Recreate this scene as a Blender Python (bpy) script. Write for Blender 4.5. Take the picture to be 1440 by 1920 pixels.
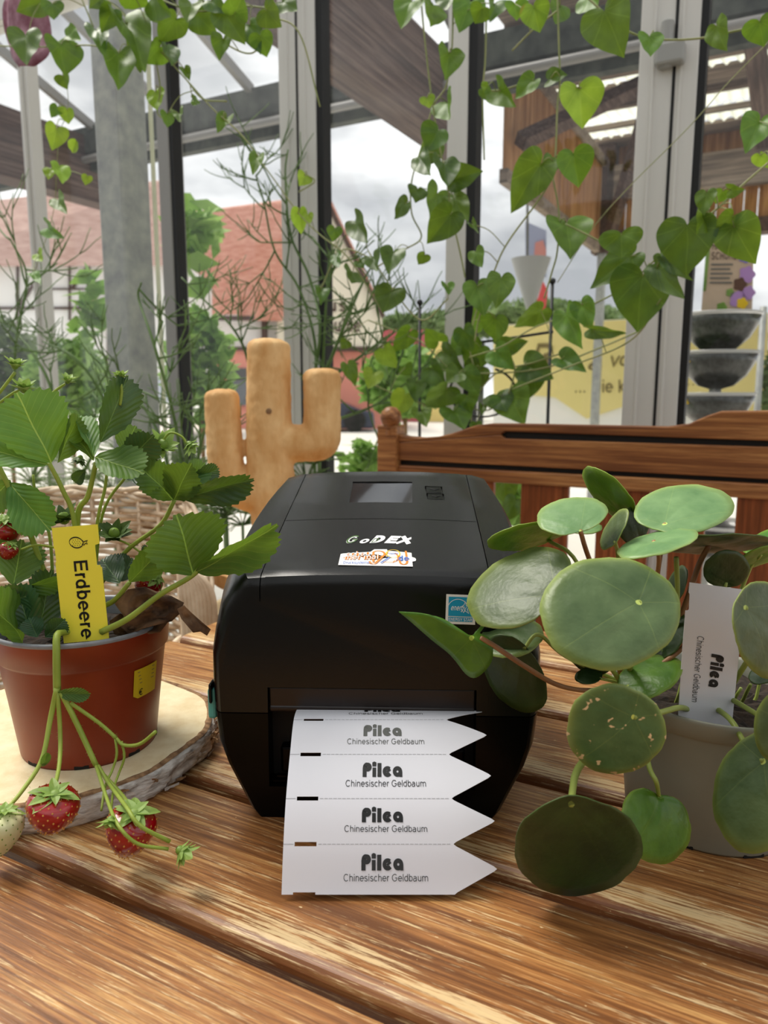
import bpy, bmesh, math, random
from mathutils import Vector as V, Matrix
for o in list(bpy.data.objects): bpy.data.objects.remove(o)
C = bpy.context.scene.collection
rnd = random.Random(7)
# ---------------------------------------------------------------- camera
F = 1400.0
TH = math.radians(9.1); CS, SN = math.cos(TH), math.sin(TH)
CAMZ = 1.04; TZ = 0.75
cam = bpy.data.cameras.new('camera'); camo = bpy.data.objects.new('camera', cam); C.objects.link(camo)
camo.location = (0, 0, CAMZ); camo.rotation_euler = (math.radians(90) - TH, 0, 0)
cam.sensor_fit = 'VERTICAL'; cam.sensor_height = 36; cam.lens = 36 * F / 1920
cam.clip_start = .02; cam.clip_end = 500
cam.dof.use_dof = True; cam.dof.focus_distance = .52; cam.dof.aperture_fstop = 11
bpy.context.scene.camera = camo
# ---------------------------------------------------------------- light: overcast sky, weak veiled sun
w = bpy.data.worlds.new('sky'); bpy.context.scene.world = w; w.use_nodes = True
nt = w.node_tree; nt.nodes.clear()
def nd(t, ty, **k):
    n = t.nodes.new(ty)
    for a, b in k.items():
        if a in n.inputs.keys() if isinstance(a, str) else False: n.inputs[a].default_value = b
        else: setattr(n, a, b)
    return n
tc = nd(nt, 'ShaderNodeTexCoord'); mp = nd(nt, 'ShaderNodeMapping'); mp.inputs['Scale'].default_value = (1, 1, 2.6)
mp.inputs['Location'].default_value = (.35, .1, .3)
nz = nd(nt, 'ShaderNodeTexNoise', Scale=2.3, Detail=5, Roughness=.5)
rp = nd(nt, 'ShaderNodeValToRGB'); e = rp.color_ramp.elements
e[0].position = .40; e[0].color = (.30, .315, .335, 1); e[1].position = .60; e[1].color = (.86, .87, .86, 1)
e.new(.50).color = (.47, .485, .495, 1)
bgn = nd(nt, 'ShaderNodeBackground', Strength=1.12); wo = nd(nt, 'ShaderNodeOutputWorld')
L = nt.links.new
L(tc.outputs['Generated'], mp.inputs[0]); L(mp.outputs[0], nz.inputs['Vector']); L(nz.outputs['Fac'], rp.inputs[0])
L(rp.outputs[0], bgn.inputs[0]); L(bgn.outputs[0], wo.inputs[0])
sl = bpy.data.lights.new('sun', 'SUN'); sl.energy = 2.7; sl.angle = math.radians(28); sl.color = (1, .95, .86)
so = bpy.data.objects.new('sun', sl); C.objects.link(so)
so.rotation_euler = V((.45, -.35, -1)).to_track_quat('-Z', 'Y').to_euler()
vs = bpy.context.scene.view_settings
vs.view_transform = 'Standard'; vs.look = 'None'; vs.gamma = 1; vs.use_curve_mapping = False; vs.exposure = 0.56
# ---------------------------------------------------------------- frames
A_ = math.radians(27.9); ca, sa = math.cos(A_), math.sin(A_)
def W(s, c, z): return V((s * ca + c * sa, -s * sa + c * ca, z))      # s along the glass wall and the planks, c away from the camera
def ray(x, y):
    b = (960 - y) / F
    return V(((x - 720) / F, CS + b * SN, -SN + b * CS))
O = V((0, 0, CAMZ))
def PY(x, y, Y): r = ray(x, y); return O + r * (Y / r.y)
def PC(x, y, c): r = ray(x, y); return O + r * (c / (r.x * sa + r.y * ca))
def PZ(x, y, z): r = ray(x, y); return O + r * ((z - CAMZ) / r.z)
def SC(p): return (p.x * ca - p.y * sa, p.x * sa + p.y * ca)
def mpp(p): return (CS * p.y - SN * (p.z - CAMZ)) / F                  # metres per pixel at a point
def lin(h):
    if isinstance(h, str): h = [int(h[i:i + 2], 16) for i in (0, 2, 4)]
    r = [(q / 255) for q in h]
    return tuple([(q / 12.92 if q <= .04045 else ((q + .055) / 1.055) ** 2.4) for q in r] + [1])
# ---------------------------------------------------------------- objects
ORG = {}
def root(name, label, cat, loc, group=None):
    o = bpy.data.objects.new(name, None); C.objects.link(o); o.location = loc; o.empty_display_size = .02
    o['label'] = label; o['category'] = cat
    if group: o['group'] = group
    ORG[o.name] = V(loc); return o
def mesh(name, vf, mat, parent=None, smooth=False, label=None, cat=None, group=None, kind=None, base=None, thick=0, bevel=0, off=0, sub=0):
    vs_, fs = vf[0], vf[1]; uv = vf[2] if len(vf) > 2 else None
    if parent is not None: org = ORG[parent.name]
    elif base is not None: org = V(base)
    else:
        xs = [v[0] for v in vs_]; ys = [v[1] for v in vs_]; zs = [v[2] for v in vs_]
        org = V(((min(xs) + max(xs)) / 2, (min(ys) + max(ys)) / 2, min(zs)))
    m = bpy.data.meshes.new(name); m.from_pydata([tuple(V(v) - org) for v in vs_], [], fs)
    if smooth: m.polygons.foreach_set('use_smooth', [True] * len(m.polygons))
    if uv:
        l = m.uv_layers.new(name='uv'); d = []
        for p in m.polygons:
            for i in p.vertices: d += [uv[i][0], uv[i][1]]
        l.data.foreach_set('uv', d)
    m.materials.append(mat); m.update()
    o = bpy.data.objects.new(name, m); C.objects.link(o)
    if parent is not None: o.parent = parent
    else: o.location = org
    ORG[o.name] = org
    if label: o['label'] = label
    if cat: o['category'] = cat
    if group: o['group'] = group
    if kind: o['kind'] = kind
    if bevel: b = o.modifiers.new('b', 'BEVEL'); b.width = bevel; b.segments = 2; b.limit_method = 'ANGLE'; b.angle_limit = .6
    if thick: b = o.modifiers.new('s', 'SOLIDIFY'); b.thickness = thick; b.offset = off
    if sub: b = o.modifiers.new('d', 'SUBSURF'); b.levels = b.render_levels = sub
    return o
def J(*parts):                                                        # join vertex/face lists
    v, f, u = [], [], []
    for p in parts:
        n = len(v); v += list(p[0]); f += [tuple(i + n for i in q) for q in p[1]]
        u += list(p[2]) if len(p) > 2 else [(0, 0)] * len(p[0])
    return v, f, u
BF = [(0, 3, 2, 1), (4, 5, 6, 7), (0, 1, 5, 4), (1, 2, 6, 5), (2, 3, 7, 6), (3, 0, 4, 7)]
def box8(p): return list(p), list(BF)
def wbox(s0, s1, c0, c1, z0, z1):
    return box8([W(s0, c0, z0), W(s1, c0, z0), W(s1, c1, z0), W(s0, c1, z0), W(s0, c0, z1), W(s1, c0, z1), W(s1, c1, z1), W(s0, c1, z1)])
def abox(x0, x1, y0, y1, z0, z1):
    return box8([V(p) for p in ((x0, y0, z0), (x1, y0, z0), (x1, y1, z0), (x0, y1, z0), (x0, y0, z1), (x1, y0, z1), (x1, y1, z1), (x0, y1, z1))])
def crom(pts, n=6):
    pts = [V(p) for p in pts]
    if len(pts) < 3: return [pts[0].lerp(pts[-1], i / n) for i in range(n + 1)]
    q = [pts[0] * 2 - pts[1]] + pts + [pts[-1] * 2 - pts[-2]]; r = []
    for i in range(1, len(q) - 2):
        a, b, c, d = q[i - 1:i + 3]
        for k in range(n):
            t = k / n
            r.append(.5 * ((2 * b) + (c - a) * t + (2 * a - 5 * b + 4 * c - d) * t * t + (3 * b - a - 3 * c + d) * t ** 3))
    r.append(pts[-1]); return r
def tube(pts, r, n=6, caps=True, smooth_n=0):
    if smooth_n: pts = crom(pts, smooth_n)
    pts = [V(p) for p in pts]; v, f, u = [], [], []; k = len(pts)
    up = V((.31, .17, .93)); d0 = (pts[1] - pts[0]).normalized()
    x = d0.cross(up).normalized() if abs(d0.dot(up)) < .98 else d0.cross(V((1, 0, 0))).normalized()
    for i, p in enumerate(pts):
        d = (pts[min(i + 1, k - 1)] - pts[max(i - 1, 0)])
        d = d.normalized() if d.length > 1e-9 else d0
        x = (x - d * x.dot(d)); x = x.normalized() if x.length > 1e-6 else d.orthogonal().normalized()
        y = d.cross(x); rr = r(i / (k - 1)) if callable(r) else r
        for j in range(n):
            a = 2 * math.pi * j / n; v.append(p + (x * math.cos(a) + y * math.sin(a)) * rr); u.append((j / n, i / (k - 1)))
    for i in range(k - 1):
        for j in range(n):
            a = i * n + j; b = i * n + (j + 1) % n; f.append((a, b, b + n, a + n))
    if caps: f.append(tuple(range(n))[::-1]); f.append(tuple(range((k - 1) * n, k * n)))
    return v, f, u
def lathe(prof, c, n=48, cap0=False, cap1=False, ax=None):
    c = V(c); v, f, u = [], [], []; k = len(prof)
    for i, (r, z) in enumerate(prof):
        for j in range(n):
            a = 2 * math.pi * j / n; p = V((r * math.cos(a), r * math.sin(a), z))
            if ax is not None: p = ax @ p
            v.append(c + p); u.append((j / n, i / k))
    for i in range(k - 1):
        for j in range(n):
            a = i * n + j; b = i * n + (j + 1) % n; f.append((a, b, b + n, a + n))
    if cap0: f.append(tuple(range(n))[::-1])
    if cap1: f.append(tuple(range((k - 1) * n, k * n)))
    return v, f, u
def prism(poly, d):                                                   # 3-D outline extruded by a vector
    n = len(poly); v = [V(p) for p in poly] + [V(p) + V(d) for p in poly]
    return v, [tuple(range(n))[::-1], tuple(range(n, 2 * n))] + [(i, (i + 1) % n, (i + 1) % n + n, i + n) for i in range(n)]
def align(z):                                                         # rotation taking +Z to z
    return V((0, 0, 1)).rotation_difference(V(z)).to_matrix()
# ---------------------------------------------------------------- materials
def newmat(name):
    m = bpy.data.materials.new(name); m.use_nodes = True; t = m.node_tree
    return m, t, t.nodes['Principled BSDF'], t.nodes['Material Output']
def coord(t, kind='Object', scale=(1, 1, 1), loc=(0, 0, 0), rand=False, rot=False):
    c = nd(t, 'ShaderNodeTexCoord'); src = c.outputs[kind]
    if rot: vr = nd(t, 'ShaderNodeVectorRotate', rotation_type='Z_AXIS', Angle=A_); t.links.new(src, vr.inputs['Vector']); src = vr.outputs[0]
    m = nd(t, 'ShaderNodeMapping'); m.inputs['Scale'].default_value = scale; m.inputs['Location'].default_value = loc
    t.links.new(src, m.inputs[0])
    if rand:
        oi = nd(t, 'ShaderNodeObjectInfo'); a = nd(t, 'ShaderNodeVectorMath', operation='SCALE'); a.inputs[0].default_value = (37, 11, 19)
        t.links.new(oi.outputs['Random'], a.inputs['Scale']); b = nd(t, 'ShaderNodeVectorMath', operation='ADD')
        t.links.new(m.outputs[0], b.inputs[0]); t.links.new(a.outputs[0], b.inputs[1]); return b.outputs[0]
    return m.outputs[0]
def noise(t, vec, scale, det=4, rough=.55, dist=0):
    n = nd(t, 'ShaderNodeTexNoise', Scale=scale, Detail=det, Roughness=rough, Distortion=dist); t.links.new(vec, n.inputs['Vector']); return n.outputs['Fac']
def ramp(t, fac, stops, interp='LINEAR'):
    r = nd(t, 'ShaderNodeValToRGB'); e = r.color_ramp.elements; r.color_ramp.interpolation = interp
    while len(e) < len(stops): e.new(.5)
    for q, (p, c) in zip(e, stops): q.position = p; q.color = lin(c) if isinstance(c, (str, list)) else (c, c, c, 1)
    t.links.new(fac, r.inputs[0]); return r.outputs[0]
def mix(t, fac, a, b, mode='MIX'):
    m = nd(t, 'ShaderNodeMix', data_type='RGBA', blend_type=mode)
    for s, q in ((m.inputs[0], fac), (m.inputs[6], a), (m.inputs[7], b)):
        if isinstance(q, bpy.types.NodeSocket): t.links.new(q, s)
        elif isinstance(q, str): s.default_value = lin(q)
        else: s.default_value = q
    return m.outputs[2]
def math_(t, op, a, b=None, c=None):
    m = nd(t, 'ShaderNodeMath', operation=op)
    for i, q in enumerate((a, b, c)):
        if q is None: continue
        if isinstance(q, bpy.types.NodeSocket): t.links.new(q, m.inputs[i])
        else: m.inputs[i].default_value = q
    return m.outputs[0]
def bump(t, b, h, strength, dist=.001):
    n = nd(t, 'ShaderNodeBump', Strength=strength, Distance=dist); t.links.new(h, n.inputs['Height']); t.links.new(n.outputs[0], b.inputs['Normal'])
def simple(name, col, rough=.5, metal=0, var=None, vs=8, bmp=0, bs=60, spec=.5, stretch=(1, 1, 1), trans=0, coat=0):
    m, t, b, o = newmat(name); b.inputs['Roughness'].default_value = rough; b.inputs['Metallic'].default_value = metal
    b.inputs['Specular IOR Level'].default_value = spec; b.inputs['Base Color'].default_value = lin(col); c = None
    if coat: b.inputs['Coat Weight'].default_value = coat; b.inputs['Coat Roughness'].default_value = .08
    if var:
        v = coord(t, 'Object', stretch); n = noise(t, v, vs); c = ramp(t, n, [(.3, col), (.7, var)]); t.links.new(c, b.inputs['Base Color'])
    if bmp: v2 = coord(t, 'Object', stretch); bump(t, b, noise(t, v2, bs), bmp)
    if trans:
        tr = nd(t, 'ShaderNodeBsdfTranslucent'); tr.inputs[0].default_value = lin(col)
        if c: t.links.new(c, tr.inputs[0])
        mx = nd(t, 'ShaderNodeMixShader'); mx.inputs[0].default_value = trans
        t.links.new(b.outputs[0], mx.inputs[1]); t.links.new(tr.outputs[0], mx.inputs[2]); t.links.new(mx.outputs[0], o.inputs[0])
    return m
def leafmat(name, dark, light, vein, kind='pinnate', trans=.3, rough=.4, spots=None, tcol=None, edge=None):
    m, t, b, o = newmat(name); b.inputs['Roughness'].default_value = rough
    uv = nd(t, 'ShaderNodeTexCoord').outputs['UV']; sx = nd(t, 'ShaderNodeSeparateXYZ'); t.links.new(uv, sx.inputs[0])
    ax = math_(t, 'ABSOLUTE', sx.outputs[0]); y = sx.outputs[1]
    ob = coord(t, 'Object', rand=True); n1 = noise(t, ob, 45, 4); col = ramp(t, n1, [(.3, dark), (.72, light)])
    oi = nd(t, 'ShaderNodeObjectInfo').outputs['Random']; hs = nd(t, 'ShaderNodeHueSaturation'); t.links.new(col, hs.inputs['Color'])
    t.links.new(math_(t, 'MULTIPLY_ADD', oi, .35, .82), hs.inputs['Value']); t.links.new(math_(t, 'MULTIPLY_ADD', oi, .03, .485), hs.inputs['Hue']); col = hs.outputs[0]
    if kind == 'pinnate':
        mid = math_(t, 'LESS_THAN', ax, .010)
        sv = math_(t, 'FRACT', math_(t, 'MULTIPLY', math_(t, 'SUBTRACT', y, math_(t, 'MULTIPLY', math_(t, 'POWER', ax, .8), .75)), 9.0))
        v = math_(t, 'MAXIMUM', mid, math_(t, 'MULTIPLY', math_(t, 'LESS_THAN', sv, .07), .30))
        hgt = math_(t, 'PINGPONG', sv, .5)
    elif kind == 'palmate':
        an = math_(t, 'ARCTAN2', sx.outputs[0], y); an = math_(t, 'ABSOLUTE', an)
        sv = math_(t, 'FRACT', math_(t, 'MULTIPLY', an, 1.55)); rr = math_(t, 'SQRT', math_(t, 'ADD', math_(t, 'MULTIPLY', ax, ax), math_(t, 'MULTIPLY', y, y)))
        wd = math_(t, 'DIVIDE', .022, math_(t, 'ADD', rr, .12))
        v = math_(t, 'MULTIPLY', math_(t, 'LESS_THAN', math_(t, 'PINGPONG', sv, .5), wd), .3); hgt = sv
    else:
        rr = math_(t, 'SQRT', math_(t, 'ADD', math_(t, 'MULTIPLY', ax, ax), math_(t, 'MULTIPLY', y, y)))
        an = math_(t, 'ARCTAN2', sx.outputs[0], y); sv = math_(t, 'PINGPONG', math_(t, 'FRACT', math_(t, 'MULTIPLY', math_(t, 'ADD', an, 3.3), .8)), .5)
        wd = math_(t, 'DIVIDE', .008, math_(t, 'ADD', rr, .06))
        v = math_(t, 'MAXIMUM', math_(t, 'LESS_THAN', math_(t, 'ADD', rr, math_(t, 'MULTIPLY', noise(t, ob, 300, 2), .04)), .07), math_(t, 'MULTIPLY', math_(t, 'LESS_THAN', sv, wd), .08)); hgt = math_(t, 'SUBTRACT', math_(t, 'ADD', noise(t, ob, 75, 3), math_(t, 'MULTIPLY', noise(t, ob, 260, 2), .4)), math_(t, 'MULTIPLY', math_(t, 'LESS_THAN', sv, math_(t, 'MULTIPLY', wd, 2.5)), .35))
    col = mix(t, v, col, vein)
    ra_ = nd(t, 'ShaderNodeAttribute', attribute_name='rim'); col = mix(t, math_(t, 'MULTIPLY', math_(t, 'POWER', ra_.outputs['Fac'], 14.0), .45), col, vein)
    if spots:
        sp = ramp(t, noise(t, ob, spots[1], 2, .6), [(spots[2], 0.0), (spots[2] + .03, 1.0)]); col = mix(t, sp, col, spots[0])
    t.links.new(col, b.inputs['Base Color']); bump(t, b, hgt, .5, .0012)
    tr = nd(t, 'ShaderNodeBsdfTranslucent'); mx = nd(t, 'ShaderNodeMixShader'); mx.inputs[0].default_value = trans
    tcx = mix(t, .6, col, tcol or 'a8c83a'); t.links.new(tcx, tr.inputs[0])
    t.links.new(b.outputs[0], mx.inputs[1]); t.links.new(tr.outputs[0], mx.inputs[2]); t.links.new(mx.outputs[0], o.inputs[0])
    return m
def woodmat(name, dark, mid, light, grain=1.0, rough=.45, axis=0, wear=None, wear_edge=0, uvm=True, spec=.4):
    """varnished wood; UV = metres along (u) and across (v) the board"""
    m, t, b, o = newmat(name); b.inputs['Roughness'].default_value = rough; b.inputs['Specular IOR Level'].default_value = spec
    kind = 'UV' if uvm else 'Object'
    def st(a, c):
        s = [c * grain] * 3; s[axis] = a * grain; return tuple(s)
    n1 = noise(t, coord(t, kind, st(6, 230), rand=True, rot=not uvm), 1, 5, .6, .4); n2 = noise(t, coord(t, kind, st(3, 14), rand=True, rot=not uvm), 1, 3, .5, 1.0)
    n3 = noise(t, coord(t, kind, st(16, 420), rand=True, rot=not uvm), 1, 4, .7)
    f = math_(t, 'ADD', math_(t, 'MULTIPLY', n1, .62), math_(t, 'MULTIPLY', n2, .38))
    c = ramp(t, f, [(.38, dark), (.5, mid), (.62, light)])
    c = mix(t, ramp(t, n3, [(.42, .55), (.54, 0.0)]), c, dark)
    if wear:
        n4 = noise(t, coord(t, kind, st(12, 300), rand=True), 1, 5, .75)
        n5 = noise(t, coord(t, kind, st(9, 16), (3, 7, 1), rand=True), 1, 5, .7)
        wv = math_(t, 'ADD', math_(t, 'MULTIPLY', n4, 1.0), math_(t, 'MULTIPLY', n5, .3))
        if wear_edge:
            sp = nd(t, 'ShaderNodeSeparateXYZ'); t.links.new(nd(t, 'ShaderNodeTexCoord').outputs['UV'], sp.inputs[0])
            ed = math_(t, 'SUBTRACT', 1.0, math_(t, 'MINIMUM', math_(t, 'MULTIPLY', math_(t, 'ABSOLUTE', math_(t, 'SUBTRACT', sp.outputs[1], .036)), 60), 1.0))
            wv = math_(t, 'ADD', wv, math_(t, 'MULTIPLY', ed, wear_edge)); sdk = ramp(t, sp.outputs[1], [(.022, .75), (.031, 0.0)]); c = mix(t, math_(t, 'MULTIPLY', sdk, math_(t, 'LESS_THAN', sp.outputs[1], .05)), c, '6a3c20')
        c = mix(t, ramp(t, wv, [(.715, 0.0), (.80, .7)]), c, wear)
        n6 = noise(t, coord(t, kind, st(60, 150), (1, 2, 3), rand=True), 1, 3, .7); c = mix(t, ramp(t, n6, [(.71, 0.0), (.73, .8)]), c, wear)
    t.links.new(c, b.inputs['Base Color']); bump(t, b, n3, .25, .0006); return m
def glassmat(name, tint=(1, 1, 1, 1), refl=1.0):
    m, t, b, o = newmat(name); t.nodes.remove(b); tr = nd(t, 'ShaderNodeBsdfTransparent'); tr.inputs[0].default_value = tint
    g = nd(t, 'ShaderNodeBsdfGlossy', Roughness=.02); mx = nd(t, 'ShaderNodeMixShader'); lw = nd(t, 'ShaderNodeLayerWeight', Blend=.5)
    f = math_(t, 'MULTIPLY_ADD', math_(t, 'POWER', lw.outputs['Facing'], 4.0), .4 * refl, .035 * refl)
    t.links.new(f, mx.inputs[0]); t.links.new(tr.outputs[0], mx.inputs[1]); t.links.new(g.outputs[0], mx.inputs[2]); t.links.new(mx.outputs[0], o.inputs[0]); return m
M = dict(
 table=woodmat('table_wood', '6b4223', 'a26c3c', 'cb9c60', wear='e6cb9a', wear_edge=.14, rough=.36, grain=1.5),
 bench=woodmat('bench_wood', '6e4022', '9a6438', 'b8824e', rough=.38, uvm=False, grain=.5, axis=0), slat=woodmat('bench_slat_wood', '66320f', '8e4a22', 'a86034', rough=.4, uvm=False, grain=.5, axis=2),
 pine=simple('pine_wood', 'cc9656', .75, var='eec68c', vs=30, bmp=1.0, bs=110, stretch=(1, 1, .45)),
 beam=woodmat('weathered_beam', '3c2c26', '5e4a42', '7a665c', rough=.8, uvm=False, grain=.25, axis=1),
 board=woodmat('cladding_wood', '7c5030', 'b07e50', 'd2a474', rough=.75, uvm=False, grain=.2, axis=2),
 graywood=woodmat('gray_wood', '5c5048', '8c7c6e', 'b0a090', rough=.8, uvm=False, grain=.2, axis=0),
 birchtop=simple('birch_end_grain', 'dcc79a', .75, var='f0e2bc', vs=60, bmp=.3, bs=300),
 bark=simple('birch_bark', '8a7c70', .8, var='fbf8f2', vs=60, bmp=1.0, bs=130, stretch=(1, 1, 4)),
 barkedge=simple('bark_edge', '5e4028', .9, var='b08a62', vs=180, bmp=.6, bs=200),
 black=simple('black_plastic', '040404', .26, spec=.14),
 lidblack=simple('lid_plastic', '0b0b0a', .27, spec=.36, bmp=.08, bs=900),
 matte=simple('matte_black', '0a0908', .7), brownblack=simple('tear_bar_plastic', '1a100d', .4),
 screen=simple('screen_glass', '0b0c0c', .03, spec=1.0, coat=1), teal=simple('teal_plastic', '5fb0a6', .35),
 paper=simple('tag_plastic', 'e3e3ea', .32, spec=.4), ink=simple('ink', '0c0c0d', .5), inkgray=simple('ink_gray', '2e3032', .5), inkfade=simple('ink_faded', '5a5c58', .5),
 perf=simple('perforation', 'a4a4a8', .8), yellow=simple('yellow_tag', 'fdee4a', .4), price=simple('price_label', 'd4b820', .5),
 stickw=simple('sticker_white', 'f2f0ec', .3), orange=simple('orange_print', 'e88a2c', .4), pinkp=simple('pink_print', 'f6b49a', .4), bluep=simple('blue_print', '4c74c8', .4),
 cyan=simple('cyan_print', '1f9cc4', .3), white=simple('white_print', 'f6f6f6', .35), greenp=simple('green_print', '46682a', .4),
 terra=simple('terracotta_plastic', '7d2a10', .38, var='8e3416', vs=20, bmp=.03, spec=.5), potgray=simple('gray_rim', '8c9096', .4, var='7a7e84', vs=90),
 taupe=simple('taupe_plastic', '909082', .5, var='828274', vs=12), soil=simple('soil', '17120e', .95, var='3a2c20', vs=160, bmp=1, bs=250),
 stem=simple('hairy_stem', '8aa03a', .5, var='b0c252', vs=30, trans=.15), petiole=simple('petiole', '8c9a46', .45, var='a8b85c', vs=25, trans=.1),
 petbrown=simple('brown_petiole', '8a5c3a', .45, var='a67850', vs=30), vstem=simple('vine_stem', '7c8a4c', .6, var='a0a070', vs=20),
 dryleaf=simple('dead_leaf', '3a2618', .8, var='8a6848', vs=60, bmp=.5, bs=120, trans=.05),
 berry=simple('red_berry', '780609', .25, var='a40e12', vs=40, coat=.5), seed=simple('berry_seed', 'd6a04c', .5), unripe=simple('unripe_berry', 'c8c890', .4, var='dcdcb0', vs=60),
 seedg=simple('green_seed', '6e8a2e', .5), sepal=simple('sepal', '86a648', .5, var='a8c46c', vs=90, trans=.3), darksepal=simple('dark_sepal', '3c5420', .55, var='56702c', vs=90, trans=.1),
 alu=simple('aluminium', 'd0cec8', .38, metal=.0, var='dcdad4', vs=3, stretch=(4, 4, .3)), alud=simple('aluminium_dark', '8e8c88', .4, metal=.0),
 galv=simple('galvanised_steel', '96999a', .5, metal=.1, var='b6bab2', vs=26, bmp=.05), gasket=simple('rubber_gasket', '0b0b0b', .6),
 zinc=simple('zinc_gutter', '20241f', .8, var='565a50', vs=9), grayplastic=simple('hinge_cap', '9c9c98', .4),
 glass=glassmat('glass'), milky=simple('corrugated_sheet', 'e8ead8', .5, var='f4f6e6', vs=6, trans=.7),
 wicker=simple('wicker', 'c2a686', .6, var='ead6ba', vs=25, bmp=.3, bs=120),
 twig=simple('pencil_stem', '4c6a30', .5, var='6c8a48', vs=12, trans=.1), needle=simple('needle_leaf', '6e8a4e', .5, var='a0b880', vs=9, trans=.2),
 iron=simple('black_iron', '16181a', .5), flower=simple('pelican_flower', '7c2440', .5, var='c090a0', vs=26, trans=.35),
 tile=simple('roof_tiles', 'b47460', .9, var='d09c88', vs=3, stretch=(1, 1, 4)), tile2=simple('roof_tiles_pale', 'a88478', .9, var='c4a498', vs=3, stretch=(1, 1, 4)),
 plaster=simple('cream_plaster', 'e8dfc8', .9, var='f0e8d4', vs=.5), whitewall=simple('white_plaster', 'f0eeea', .9), pink=simple('pink_plaster', 'e08e7c', .9, var='e89c8a', vs=.6),
 redwall=simple('red_wall', 'b06068', .9), yellowwall=simple('yellow_wall', 'e6d88a', .9), timber=simple('timber', '503c34', .8),
 banner=simple('yellow_banner', 'f0e296', .7, trans=.15), bannerw=simple('white_banner', 'efefe8', .7), inkb=simple('banner_ink', '7a6c40', .8),
 ground=simple('paving', 'c9c6be', .9, var='dad6cc', vs=.8), floor=simple('floor_stone', '8f8a82', .8, var='a8a298', vs=3), darkwall=simple('back_room', '8a857e', .9),
 bush=simple('bush_leaf', '6c9c38', .6, var='acd070', vs=5, trans=.35), bushd=simple('tree_leaf', '5a7040', .7, var='88a068', vs=1, trans=.3),
 stonebowl=simple('speckled_bowl', '101212', .35, var='484c4a', vs=75, coat=.5), film=simple('clear_film', 'e8e8e4', .1, trans=.5), sign=simple('kraft_sign', 'cbb49a', .7),
 purple=simple('purple_petal', 'b48ac8', .6), violet=simple('violet_petal', '7c70c0', .6), brown=simple('brown_cone', '5a3a2a', .8), yel=simple('yellow_disc', 'f0c81e', .5),
 red=simple('red_pennant', 'e06060', .7, trans=.3), graycone=simple('gray_fabric', 'a4a6a4', .8), flagm=simple('flag_cloth', 'a8b0c8', .8, trans=.2), tan=simple('tan_print', 'c88880', .8),
 log=simple('log_side', '7a5c40', .85, var='a88c6c', vs=40), blue=simple('blue_car', '2c3448', .3))
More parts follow.
